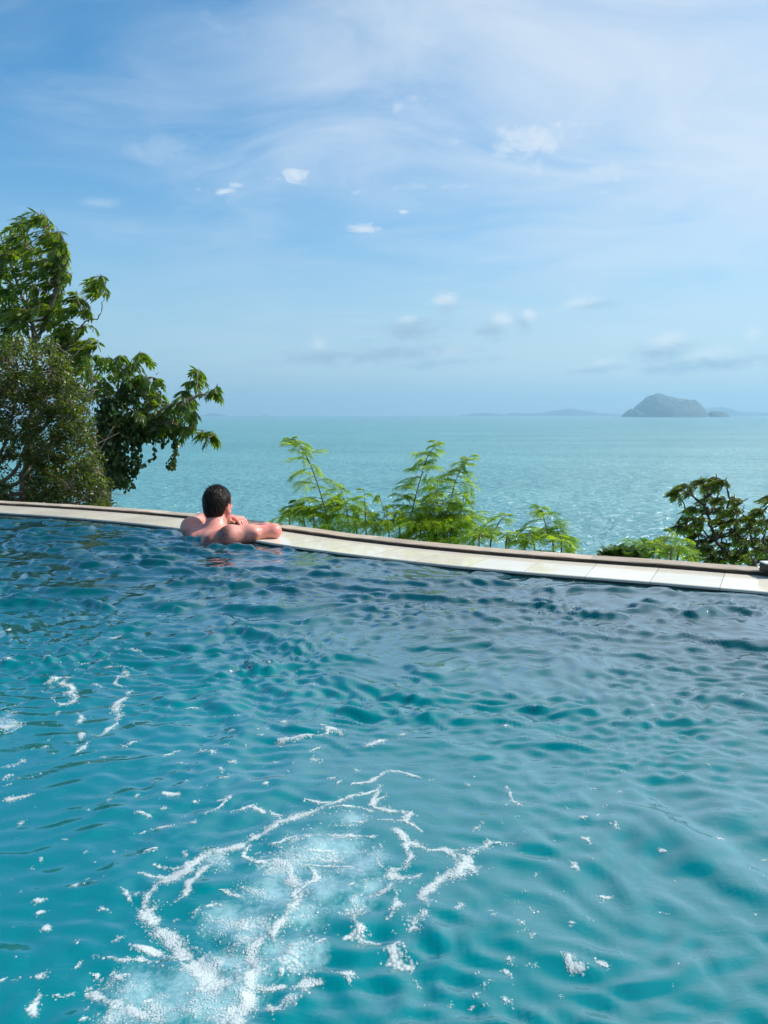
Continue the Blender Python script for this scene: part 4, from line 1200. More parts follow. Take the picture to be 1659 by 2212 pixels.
    # strands lying over the hair surface
    hr = np.random.default_rng(5)
    el = np.arccos(1 - hr.uniform(0, 1, 2600) * 1.25); aa = hr.uniform(0, 2 * np.pi, 2600)
    dirs = np.stack([np.sin(el) * np.cos(aa), np.sin(el) * np.sin(aa), np.cos(el)], -1)
    keep = ~((dirs[:, 0] > 0.45) & (dirs[:, 2] < 0.55))
    dirs = dirs[keep]
    P = HC + Fh * (-0.008 + 0.102 * dirs[:, 0:1]) + Rh * (0.082 * dirs[:, 1:2]) + U * (0.022 + 0.096 * dirs[:, 2:3])
    nr = Fh * dirs[:, 0:1] + Rh * dirs[:, 1:2] + U * dirs[:, 2:3]
    flow = -U + 0.5 * nr + (Fh * 0.75 * np.clip(dirs[:, 2:3], 0, 1)) + hr.normal(size=dirs.shape) * 0.28
    flow -= nr * (np.sum(flow * nr, 1, keepdims=True) - 0.22)
    b = MB()
    b.instances([(0, -.5, 0), (0, .5, 0), (.55, .4, .05), (.55, -.4, .05), (1, 0, -.02)], [(0, 1, 2, 3)], [(3, 2, 4)], P - nr * 0.002, flow, nr, hr.uniform(0.016, 0.030, len(P)), hr.uniform(0.0012, 0.0026, len(P)))
    o = b.build('strands', mh); o.parent = hair
    # --- short ginger beard along the jaw
    bd = np.random.default_rng(8); n = 2400
    tt = bd.uniform(-1, 1, n); hh = bd.uniform(0, 1, n)
    ang = tt * R(98)
    P = HC + Fh * (0.012 + 0.071 * np.cos(ang))[:, None] + Rh * (0.064 * np.sin(ang))[:, None] + U * (-0.108 + 0.046 * hh)[:, None]
    P = P - Fh * ((1 - hh) * 0.010)[:, None]
    nr = Fh * np.cos(ang)[:, None] + Rh * np.sin(ang)[:, None]
    ok = ~((np.abs(tt) < 0.30) & (hh > 0.55)); P, nr = P[ok], nr[ok]
    mbm, T, out = material('ginger_beard'); principled(T, out, Base_Color=(0.34, 0.17, 0.07), Roughness=0.6)
    b = MB()
    b.instances([(0, -.5, 0), (0, .5, 0), (1, 0, 0)], None, [(0, 1, 2)], P - nr * 0.004, -U + nr * 0.55 + bd.normal(size=P.shape) * 0.3, nr, bd.uniform(0.012, 0.02, len(P)), 0.0022)
    under(b.build('beard', mbm), root)
    # --- eyes
    me_, T, out = material('eye_white'); principled(T, out, Base_Color=(0.75, 0.72, 0.68), Roughness=0.1)
    dV, dQ, dT = dome(12, 4)
    for s in (-1, 1):
        b = MB()
        b.instances(dV, dQ, dT, np.array([hp(0.079, s * 0.031, 0.008)]), np.array([Rh]), np.array([Fh]), 0.0115, 0.0115)
        under(b.build('eye', me_), root)
    # --- dark swim shorts under the water
    gs = SDF(PV - np.array([0.4, 0.4, 0.45]), PV + np.array([0.4, 0.4, 0.2]), 0.009)
    gs.ell(PV - U * 0.01, body_axes, (0.182, 0.133, 0.125), 0.03)
    for s in (-1, 1):
        gs.ell(PV + Rb * s * 0.075 - Fb * 0.055 - U * 0.04, body_axes, (0.098, 0.098, 0.105), 0.03)
        hip = PV + Rb * s * 0.092 - U * 0.05
        knee = hip - U * 0.30 - Fb * 0.27 + Rb * s * 0.02
        gs.cone(hip, hip + (knee - hip) * 0.55, 0.100, 0.092, 0.03)
    sV, sF = gs.mesh()
    ms, T, out = material('dark_swim_fabric'); principled(T, out, Base_Color=(0.02, 0.025, 0.045), Roughness=0.8)
    under(mesh_obj('swim_shorts', sV, sF, ms), root)
    tag(root, 'bare shouldered man with short dark hair leaning on crossed arms at the pool edge', 'person')


def MBLOB(T, pos, blobs):
    tot = None
    for c, r in blobs:
        d = T.vmath('LENGTH', T.vmath('SUBTRACT', pos, tuple(float(v) for v in c)))
        f = T.ramp(d, r * 0.35, r, 1.0, 0.0)
        tot = f if tot is None else T.math('MAXIMUM', tot, f)
    return tot


# ------------------------------------------------------------------ plants
# folded, slightly drooping leaf: x along the leaf
LEAF_V = np.array([(0, 0, 0), (.28, .42, .035), (.28, 0, 0), (.28, -.42, .035), (.58, .46, .01), (.58, 0, -.035), (.58, -.46, .01), (.84, .24, -.07), (.84, 0, -.09), (.84, -.24, -.07), (1, 0, -.15)], float)
LEAF_Q = [(1, 4, 5, 2), (2, 5, 6, 3), (4, 7, 8, 5), (5, 8, 9, 6)]
LEAF_T = [(0, 1, 2), (0, 2, 3), (7, 10, 8), (8, 10, 9)]
SMALL_V = np.array([(0, 0, 0), (.5, .5, .10), (.52, 0, 0), (.5, -.5, .10), (1, 0, -.08)], float)
SMALL_T = [(0, 1, 2), (0, 2, 3), (1, 4, 2), (2, 4, 3)]
TINY_V = np.array([(0, 0, 0), (.5, .5, .03), (1, 0, -.02), (.5, -.5, .03)], float)
TINY_Q = [(0, 3, 2, 1)]
ROUND_V = np.array([(0, 0, 0), (.18, .34, .02), (.18, 0, -.02), (.18, -.34, .02), (.5, .5, .06), (.5, 0, 0), (.5, -.5, .06), (.82, .34, .03), (.82, 0, -.02), (.82, -.34, .03), (1, 0, -.05)], float)


def spline(pts, n=24):
    pts = np.array(pts, float)
    if len(pts) < 3:
        t = np.linspace(0, 1, n)[:, None]; return pts[0] * (1 - t) + pts[-1] * t
    P = np.vstack([2 * pts[0] - pts[1], pts, 2 * pts[-1] - pts[-2]])
    out = []
    per = max(2, n // (len(pts) - 1))
    for i in range(1, len(P) - 2):
        t = np.linspace(0, 1, per, endpoint=False)[:, None]
        a, b, c, d = P[i - 1], P[i], P[i + 1], P[i + 2]
        out.append(0.5 * (2 * b + (c - a) * t + (2 * a - 5 * b + 4 * c - d) * t ** 2 + (3 * b - a - 3 * c + d) * t ** 3))
    out.append(pts[-1:])
    return np.vstack(out)


def pinnate(b, twig, base, dirs, L, pairs, ll, lw, droop, wind, rng, tmpl=(LEAF_V, LEAF_Q, LEAF_T)):
    """compound leaves: each base gets a drooping rachis with paired leaflets"""
    P, A, N, SL, SW = [], [], [], [], []
    for p0, d, l in zip(base, dirs, L):
        d = d / (np.linalg.norm(d) + 1e-9)
        t = np.linspace(0, 1, pairs + 1)
        bend = droop * rng.uniform(0.7, 1.4)
        pts = p0 + d * (l * t)[:, None] + (wind * 0.45 + np.array([0, 0, -1.0]) * bend) * (l * t ** 2)[:, None]
        twig.tube(pts, np.linspace(0.0026, 0.0012, len(pts)), 3)
        tan = np.gradient(pts, axis=0); tan /= np.linalg.norm(tan, axis=1)[:, None]
        side = np.cross(tan, np.array([0, 0, 1.0]) + rng.normal(size=3) * 0.25); side /= np.linalg.norm(side, axis=1)[:, None] + 1e-9
        for s in (-1, 1):
            a = side[1:] * s * 0.8 + tan[1:] * 0.55 + wind * 0.75 + np.array([0, 0, -0.55 * rng.uniform(0.5, 1.5)]) + rng.normal(size=(pairs, 3)) * 0.16
            P.append(pts[1:]); A.append(a); N.append(np.cross(a, side[1:] * s) * s + rng.normal(size=(pairs, 3)) * 0.3 + np.array([0, 0, .6]))
            prof = 0.72 + 0.35 * np.sin(np.pi * np.linspace(.15, .95, pairs))
            SL.append(ll * prof * rng.uniform(0.8, 1.15, pairs)); SW.append(lw * prof * rng.uniform(0.85, 1.15, pairs))
        P.append(pts[-1:]); A.append(tan[-1:] + wind * .5); N.append(np.array([[0, 0, 1.0]])); SL.append(np.array([ll])); SW.append(np.array([lw]))
    b.instances(*tmpl, np.vstack(P), np.vstack(A), np.vstack(N), np.concatenate(SL), np.concatenate(SW))


def cluster_tree(name, label, cat, clusters, limbs, trunk, Y, spread, mats, leaf, wind, seed, per=6, group=None, back=1):
    """clusters: picture (x, y, r); limbs: picture polylines with thickness; both stand at about distance Y with real depth"""
    rng = np.random.default_rng(seed)
    twig, lv = MB(), MB()
    ends = []
    for pts, r0, r1, dy in limbs:
        q = spline([at_depth(x, y, Y + dy + o) for (x, y, o) in pts], 26)
        q = q + rng.normal(size=q.shape) * 0.006
        twig.tube(q, np.linspace(r0, r1, len(q)), 7, 0.06)
        ends.append(q)
    base = spline(trunk[0], 30); twig.tube(base, np.linspace(trunk[1], trunk[2], len(base)), 10, 0.05)
    ends.append(base)
    E = np.vstack(ends)
    for (cx, cy, cr) in clusters:
        for layer in range(back):
            if layer and rng.uniform() < 0.12: continue
            off = rng.uniform(-spread, spread) if layer == 0 else rng.uniform(-spread, spread * 1.6)
            jx, jy = (0, 0) if layer == 0 else rng.normal(size=2) * 7
            c = at_depth(cx + jx, cy + jy, Y + off)
            rad = cr * (Y + off) / FPX
            tip = c - wind * rad * 0.6 + np.array([0, 0, 0.15 * rad])
            k = np.argmin(np.linalg.norm((E - tip) * np.array([1, .5, 1]) - np.array([0, 0, -0.12]), axis=1))
            s = E[k]
            dl = np.linalg.norm(tip - s)
            mid = (s + tip) / 2 + np.array([rng.normal(), rng.normal(), -0.6]) * .08 * min(dl, 0.6)
            q = spline([s, mid, tip], 8)
            twig.tube(q, np.linspace(0.010, 0.004, len(q)) * (0.6 + 0.5 * min(1.5, np.linalg.norm(tip - s))), 5)
            n = max(3, int(per * (cr / 20) ** 0.5 + rng.uniform(-1, 1)))
            t = rng.uniform(0.45, 1.0, n)
            bs = q[np.clip((t * (len(q) - 1)).astype(int), 0, len(q) - 1)]
            bs = tip + (bs - tip) * np.minimum(1, rad / (np.linalg.norm(bs - tip, axis=1) + 1e-6))[:, None]
            a = rng.uniform(0, 2 * np.pi, n); e = rng.uniform(-0.3, 0.9, n)
            dr = np.stack([np.cos(a) * np.cos(e), np.sin(a) * np.cos(e), np.sin(e)], -1) + wind * 0.8
            pinnate(lv, twig, bs, dr, np.full(n, rad * 1.35) * rng.uniform(0.75, 1.15, n), leaf['pairs'], leaf['l'], leaf['w'], leaf['droop'], wind, rng, leaf.get('t', (LEAF_V, LEAF_Q, LEAF_T)))
    root = empty(name, tuple(float(v) for v in base[0]))
    bpy.context.view_layer.update()
    under(twig.build('trunk', mats[0]), root)
    under(lv.build('crown', mats[1]), root)
    tag(root, label, cat, group)
    return root


def k1(*p): return [(a * .3307, 416.9 + b * .3307, r) for a, b, r in p]


CL_A = k1((235, 130, 24), (80, 190, 18), (230, 205, 26), (350, 250, 17), (100, 270, 20), (160, 330, 24), (290, 290, 24), (410, 335, 19), (30, 370, 20), (330, 375, 28), (430, 400, 18), (230, 400, 24), (130, 400, 22), (420, 470, 24), (300, 490, 28), (200, 500, 26), (60, 480, 22),
          (450, 540, 22), (370, 580, 26), (250, 600, 28), (120, 580, 26), (20, 600, 22), (470, 640, 20), (400, 660, 22), (300, 680, 26), (160, 680, 26), (50, 690, 24), (490, 690, 17), (420, 740, 22), (330, 760, 24), (220, 740, 18), (100, 760, 22), (20, 770, 22), (380, 830, 20), (310, 850, 16), (110, 830, 22), (40, 870, 20), (450, 830, 14), (440, 920, 22), (360, 930, 22), (310, 975, 16),
          (540, 900, 20), (580, 960, 22), (500, 960, 20), (620, 1010, 17), (540, 1010, 22), (450, 1010, 22), (595, 1080, 19), (500, 1090, 24), (560, 1160, 20), (480, 1150, 20), (400, 990, 20), (-40, 500, 25), (-40, 650, 25), (-30, 800, 25), (20, 930, 20), (-30, 420, 22))
CL_A2 = k1((610, 545, 18), (630, 600, 18), (590, 610, 14), (575, 745, 13))
LIMB_A = [
    ([(60, 1000, 0), (75, 850, .1), (75, 745, .1), (66, 690, .2), (40, 620, .3), (20, 560, .2)], .050, .014, 0), ([(75, 745, 0), (100, 690, 0), (125, 610, -.1), (128, 545, -.1), (100, 490, 0), (78, 455, 0)], .040, .008, 0),
    ([(75, 745, 0), (50, 710, .2), (0, 650, .3), (-30, 600, .3)], .026, .010, .1), ([(125, 610, 0), (150, 560, 0), (145, 535, 0)], .014, .006, -.1), ([(20, 570, 0), (55, 530, 0), (30, 480, 0)], .016, .006, .2), ([(20, 560, 0), (-10, 480, 0)], .014, .008, .2),
    ([(90, 880, 0), (130, 790, 0), (165, 720, -.1), (182, 700, -.1)], .030, .010, -.2), ([(165, 720, 0), (190, 690, 0), (212, 688, 0), (222, 655, 0), (227, 628, 0), (220, 597, 0)], .010, .004, -.2), ([(178, 705, 0), (192, 676, 0)], .005, .003, -.2), ([(150, 790, 0), (185, 770, 0), (203, 745, 0)], .014, .006, -.2)]
CL_B = k1((700, 1080, 22), (780, 1075, 22), (720, 1150, 20), (800, 1150, 24), (910, 1050, 20), (880, 1110, 22), (940, 1085, 14), (590, 1200, 22), (680, 1220, 20), (900, 1180, 20), (600, 1270, 18), (1000, 1220, 18), (950, 1230, 20), (1040, 1230, 12), (820, 1230, 22), (900, 1370, 22), (970, 1390, 24), (1040, 1370, 20), (1100, 1370, 12),
          (860, 1440, 20), (990, 1450, 22), (1060, 1440, 22), (1130, 1450, 20), (1200, 1400, 18), (1260, 1400, 12), (1190, 1470, 18), (1270, 1440, 10), (1180, 1340, 14), (1210, 1290, 18), (1260, 1235, 18), (1290, 1190, 16), (1300, 1150, 11), (1395, 1290, 14), (1420, 1255, 12), (1240, 1330, 14), (1240, 1530, 14), (1335, 1555, 16), (1390, 1565, 14), (1180, 1540, 16), (1100, 1500, 20), (1000, 1530, 20), (920, 1500, 20), (1040, 1300, 16), (960, 1310, 18))
LIMB_B = [
    ([(234, 955, 0), (268, 932, 0), (315, 908, -.1), (363, 880, -.2), (397, 870, -.2), (432, 852, -.2), (450, 854, -.2), (462, 846, -.2)], .040, .005, 0), ([(184, 860, .2), (240, 850, .1), (292, 836, 0), (325, 815, 0), (340, 820, 0)], .026, .007, 0), ([(240, 880, 0), (264, 856, 0), (285, 800, 0), (300, 770, -.1)], .030, .007, 0), ([(285, 800, 0), (260, 785, 0), (235, 775, 0)], .012, .005, 0),
    ([(315, 908, 0), (365, 915, 0), (410, 925, 0), (440, 930, 0)], .016, .005, -.1), ([(432, 852, 0), (425, 825, 0), (430, 800, 0)], .008, .003, -.2), ([(268, 932, 0), (300, 900, 0), (330, 880, 0)], .018, .006, -.1), ([(240, 870, 0), (215, 830, 0), (195, 815, 0)], .018, .006, 0), ([(450, 945, 0), (445, 955, 0), (449, 963, 0), (442, 979, 0)], .004, .002, -.1)]


def build_trees():
    bark = bark_material('grey_bark', (0.10, 0.075, 0.055), (0.24, 0.20, 0.16))
    lf = leaf_material('broad_leaf', (0.024, 0.066, 0.009), (0.34, 0.52, 0.020), vary=0.8)
    lfB = leaf_material('broad_leaf_dark', (0.022, 0.062, 0.009), (0.30, 0.50, 0.020), vary=0.8)
    wind = np.array([-0.75, 0.15, -0.12])
    leaf = dict(pairs=6, l=0.115, w=0.028, droop=0.45)
    Ya = 10.6
    base = [np.array([-5.2, Ya, -3.4]), at_depth(52, 1120, Ya), at_depth(60, 1000, Ya)]
    cluster_tree('tall_tree', 'tall windblown tree with long drooping leaflets, highest tree at the left', 'tree', CL_A + CL_A2, LIMB_A, (base, .12, .055), Ya, 0.5, (bark, lf), leaf, wind, 101, per=6, back=2)
    Yb = 9.9
    base = [np.array([-3.75, Yb, -3.0]), at_depth(228, 1085, Yb), at_depth(236, 960, Yb), at_depth(240, 865, Yb)]
    cluster_tree('tree', 'tree with a vine covered trunk and a branch reaching right over the sea', 'tree', CL_B, LIMB_B, (base, .085, .045), Yb, 0.35, (bark, lfB), dict(pairs=6, l=0.110, w=0.029, droop=0.7), np.array([-0.18, 0.1, -0.25]), 202, per=6, back=1)

    # creeper on that trunk, with hanging strands
    rng = np.random.default_rng(303)
    cm = leaf_material('creeper_leaf', (0.026, 0.060, 0.014), (0.10, 0.19, 0.025), 0.38, 0.5, 0.3)
    tw, lv = MB(), MB()
    P = []
    n = 2300
    t = rng.uniform(0, 1, n)
    yy = 858 + t * 190
    xc = np.interp(yy, [858, 900, 960, 1000, 1045], [240, 236, 232, 240, 250]); wd = np.interp(yy, [858, 880, 940, 1000, 1045], [14, 24, 30, 26, 14])
    P.append(at_depth(xc + rng.normal(size=n) * wd * 0.55, yy, Yb + rng.normal(size=n) * 0.13 - 0.05))
    for (x, y, rx, ry, k) in ((291, 906, 34, 18, 520), (317, 930, 26, 12, 260), (296, 944, 20, 12, 200), (262, 930, 20, 30, 260), (345, 915, 26, 12, 220), (268, 1040, 14, 14, 130), (370, 930, 12, 12, 90), (312, 838, 26, 14, 200), (275, 858, 24, 10, 160), (258, 1000, 18, 18, 160)):
        P.append(at_depth(x + rng.normal(size=k) * rx * .6, y + rng.normal(size=k) * ry * .6, Yb + rng.normal(size=k) * 0.12))
    for pts, k, wdt in (([(285, 950), (290, 980), (284, 1005), (280, 1020)], 70, 5), ([(300, 945), (300, 985), (296, 1010), (290, 1024)], 90, 5), ([(374, 925), (378, 960), (374, 990), (371, 1008)], 130, 6), ([(268, 970), (270, 1000), (266, 1040)], 70, 6), ([(328, 935), (331, 960), (335, 985), (322, 993), (309, 1003)], 26, 1.5), ([(352, 930), (354, 950), (350, 962)], 30, 4), ([(300, 1000), (282, 1030)], 30, 5)):
        q = spline([at_depth(x, y, Yb - 0.05) for x, y in pts], 20)
        tw.tube(q, 0.003, 4)
        ii = rng.integers(0, len(q), k)
        P.append(q[ii] + rng.normal(size=(k, 3)) * wdt * Yb / FPX * 0.6)
    for k in range(16):
        x = 232 + rng.normal() * 9
        q = spline([at_depth(x, 1060, Yb - .09), at_depth(x + rng.normal() * 8, 980, Yb - .09), at_depth(x + rng.normal() * 8, 900, Yb - .08), at_depth(x + 6, 862, Yb - .04)], 18)
        tw.tube(q, 0.006, 5)
    P = np.vstack(P)
    A = rng.normal(size=P.shape) * 0.5 + np.array([-.1, -.2, -0.9]); N = rng.normal(size=P.shape) * 0.45 + np.array([0, -0.7, 0.4])
    s = rng.uniform(0.035, 0.068, len(P))
    lv.instances(ROUND_V, LEAF_Q, LEAF_T, P, A, N, s, s * 0.78)
    root = empty('creeper', (-3.6, Yb, -1.0)); bpy.context.view_layer.update()
    under(tw.build('stems', bark), root); under(lv.build('leaves', cm), root)
    tag(root, 'dark creeper smothering the bare trunk and hanging in strands over the sea', 'creeper')

    # small-leaved rounded shrub in front
    rng = np.random.default_rng(404)
    sm = leaf_material('small_leaf', (0.017, 0.034, 0.006), (0.26, 0.36, 0.02), 0.36, 0.9, 0.32)
    tw, lv = MB(), MB()
    Ys = 8.6
    hull = np.array([(-60, 760), (0, 742), (45, 745), (85, 738), (120, 762), (150, 790), (166, 818), (184, 850), (192, 885), (190, 930), (196, 962), (212, 985), (226, 1015), (234, 1050), (238, 1095), (236, 1150), (-60, 1150)], float)
    nodes = []
    fan = [((-30, 1060), (30, 1020), (60, 950), (95, 870), (110, 790)), ((-30, 1070), (50, 1035), (110, 960), (150, 890), (160, 830)), ((-40, 1050), (10, 960), (30, 880), (40, 790)), ((-30, 1075), (60, 1060), (130, 1010), (175, 950), (180, 890)), ((-20, 1085), (80, 1075), (160, 1050), (205, 1010)), ((20, 1120), (90, 1095), (170, 1085), (225, 1060)), ((-40, 1040), (0, 1000), (60, 905), (75, 850)), ((-40, 1000), (-10, 900), (0, 820)), ((40, 1030), (80, 990), (140, 985), (190, 975)), ((0, 1110), (50, 1080), (120, 1090), (200, 1100)), ((60, 960), (120, 890), (135, 820), (125, 780))]
    for f in fan:
        dy = rng.uniform(-.4, .5)
        q = spline([at_depth(x, y, Ys + dy * i / (len(f) - 1)) for i, (x, y) in enumerate(f)], 24)
        tw.tube(q, np.linspace(0.026, 0.006, len(q)), 6, 0.06)
        nodes.append(q[4:])
        for k in range(9):
            s = q[rng.integers(5, len(q))]
            e = s + rng.normal(size=3) * np.array([.22, .22, .16]) + np.array([.08, 0, .12])
            g = spline([s, (s + e) / 2 + rng.normal(size=3) * .03, e], 8)
            tw.tube(g, np.linspace(0.007, 0.002, len(g)), 4); nodes.append(g)
    from_poly = []
    while len(from_poly) < 1150:
        x, y = rng.uniform(-60, 240), rng.uniform(738, 1130)
        ox, oy = x, y
        x, y = x + 15 * float(vnoise(np.array(ox / 19), np.array(oy / 19), 61)), y + 15 * float(vnoise(np.array(ox / 19), np.array(oy / 19 + 40), 62))
        c = False; j = len(hull) - 1
        for i in range(len(hull)):
            if (hull[i, 1] > y) != (hull[j, 1] > y) and x < (hull[j, 0] - hull[i, 0]) * (y - hull[i, 1]) / (hull[j, 1] - hull[i, 1]) + hull[i, 0]: c = not c
            j = i
        if not c: continue
        gap = vnoise(np.array(x / 22.0), np.array(y / 22.0), 9) + (0.25 if x > 120 else 0.0)
        hole = (30 < x < 90 and 880 < y < 910) or (0 < x < 70 and 1000 < y < 1045) or (x < 40 and 1050 < y < 1075)
        if gap < -0.28 or (hole and rng.uniform() < 0.85): continue
        from_poly.append((ox, oy))
    C = np.array(from_poly)
    dep = Ys + rng.uniform(-0.55, 0.75, len(C))
    cen = at_depth(C[:, 0], C[:, 1], dep)
    NN = np.vstack(nodes)
    P, A = [], []
    for c in cen:
        s = NN[np.argmin(np.linalg.norm(NN - c, axis=1))]
        g = spline([s, (s + c) / 2 + rng.normal(size=3) * .02, c], 6); tw.tube(g, np.linspace(0.004, 0.0015, len(g)), 3)
        k = int(rng.uniform(22, 58))
        d = rng.normal(size=(k, 3)); d /= np.linalg.norm(d, axis=1)[:, None]
        P.append(c + d * (rng.uniform(0.01, rng.uniform(0.05, 0.12), k))[:, None]); A.append(d * .8 + np.array([-.15, 0, .1]) + rng.normal(size=(k, 3)) * .5)
    P, A = np.vstack(P), np.vstack(A)
    s = rng.uniform(0.026, 0.046, len(P))
    lv.instances(SMALL_V, None, SMALL_T, P, A, rng.normal(size=P.shape) * .6 + np.array([.2, -.1, .8]), s, s * .62)
    root = empty('shrub', (-4.6, Ys, -2.2)); bpy.context.view_layer.update()
    under(tw.build('stems', bark), root); under(lv.build('leaves', sm), root)
    tag(root, 'dense rounded shrub with tiny leaves in front of the left trees', 'shrub')


def frond_plant(name, label, stems, Yoff, seed, mats, fronds=11, size=0.17, dens=1.0, group=None, full=1.0):
    """feathery bush: upright stems with twice-feathered fronds"""
    rng = np.random.default_rng(seed)
    tw, lv = MB(), MB()
    first = None
    P, A, N, SL, SW = [], [], [], [], []
    for pts, nf, sz in stems:
        x0, y0 = pts[0]
        Y = float(edge_y(at_depth(x0, y0, 5.0)[0] * 0.9, CURB)) + Yoff + rng.uniform(-.12, .12)
        pp = [at_depth(x, y, Y + 0.05 * i) for i, (x, y) in enumerate(pts)]
        root = pp[0] + np.array([rng.normal() * .05, 0.05, -0.75])
        if first is None: first = root
        q = spline([root] + pp, 40)
        tw.tube(q, np.linspace(0.0065, 0.0016, len(q)), 6)
        zmin = pp[0][2] - 0.12
        ok = np.where(q[:, 2] > zmin)[0]
        nf = int(nf * 1.35 * full); sz = sz * 1.12
        for k in range(nf):
            u = k / max(1, nf - 1)
            i = ok[int(u * (len(ok) - 1) * 0.97)]
            s = q[i]
            a = k * 2.4 + rng.uniform(-.4, .4)
            el = rng.uniform(0.05, 0.7)
            d = np.array([math.cos(a) * math.cos(el), 0.8 * math.sin(a) * math.cos(el), math.sin(el)]) + np.array([-.15, 0, 0])
            L = sz * (1.0 - 0.72 * u ** 1.8) * rng.uniform(0.75, 1.2)
            t = np.linspace(0, 1, 9)
            bend = rng.uniform(0.15, 0.6)
            rp = s + d * (L * t)[:, None] + np.array([0, 0, -bend]) * (L * t ** 2)[:, None]
            tw.tube(rp, np.linspace(0.0022, 0.0009, 9), 3)
            tan = np.gradient(rp, axis=0); tan /= np.linalg.norm(tan, axis=1)[:, None]
            side = np.cross(tan, np.array([0, 0, 1.0]) + rng.normal(size=3) * .3); side /= np.linalg.norm(side, axis=1)[:, None]
            for m_ in range(2, 9):
                for sg in (-1, 1):
                    pd = side[m_] * sg * 0.8 + tan[m_] * 0.75 + np.array([0, 0, -0.15]) + rng.normal(size=3) * .12
                    pd /= np.linalg.norm(pd)
                    pl = L * (0.34 + 0.2 * math.sin(math.pi * m_ / 9)) * rng.uniform(.85, 1.15)
                    nl = max(5, int(pl / 0.0062 * dens))
                    w = np.linspace(0.08, 1, nl)
                    lp = rp[m_] + pd * (pl * w)[:, None] + np.array([0, 0, -0.25]) * (pl * w ** 2)[:, None]
                    ps = np.cross(pd, np.array([0, 0, 1.0]) + rng.normal(size=3) * .25); ps /= np.linalg.norm(ps)
                    up = np.cross(ps, pd)
                    for sl in (-1, 1):
                        P.append(lp); A.append(np.tile(ps * sl * 0.85 + pd * 0.5, (nl, 1)) + rng.normal(size=(nl, 3)) * .08)
                        N.append(np.tile(up, (nl, 1)) + rng.normal(size=(nl, 3)) * .25)
                        SL.append(np.full(nl, 0.0160) * (1 - 0.45 * w ** 3)); SW.append(np.full(nl, 0.0058))
    lv.instances(TINY_V, TINY_Q, None, np.vstack(P), np.vstack(A), np.vstack(N), np.concatenate(SL), np.concatenate(SW))
    root = empty(name, tuple(float(v) for v in first)); bpy.context.view_layer.update()
    under(tw.build('stems', mats[0]), root); under(lv.build('fronds', mats[1]), root)
    tag(root, label, 'bush', group or 'feathery bushes behind the curb')


def k3(*p): return [(576 + a * .4134, 921.6 + b * .4134) for a, b in p]
def k4(*p): return [(1261.7 + a * .2394, 976.4 + b * .2394) for a, b in p]


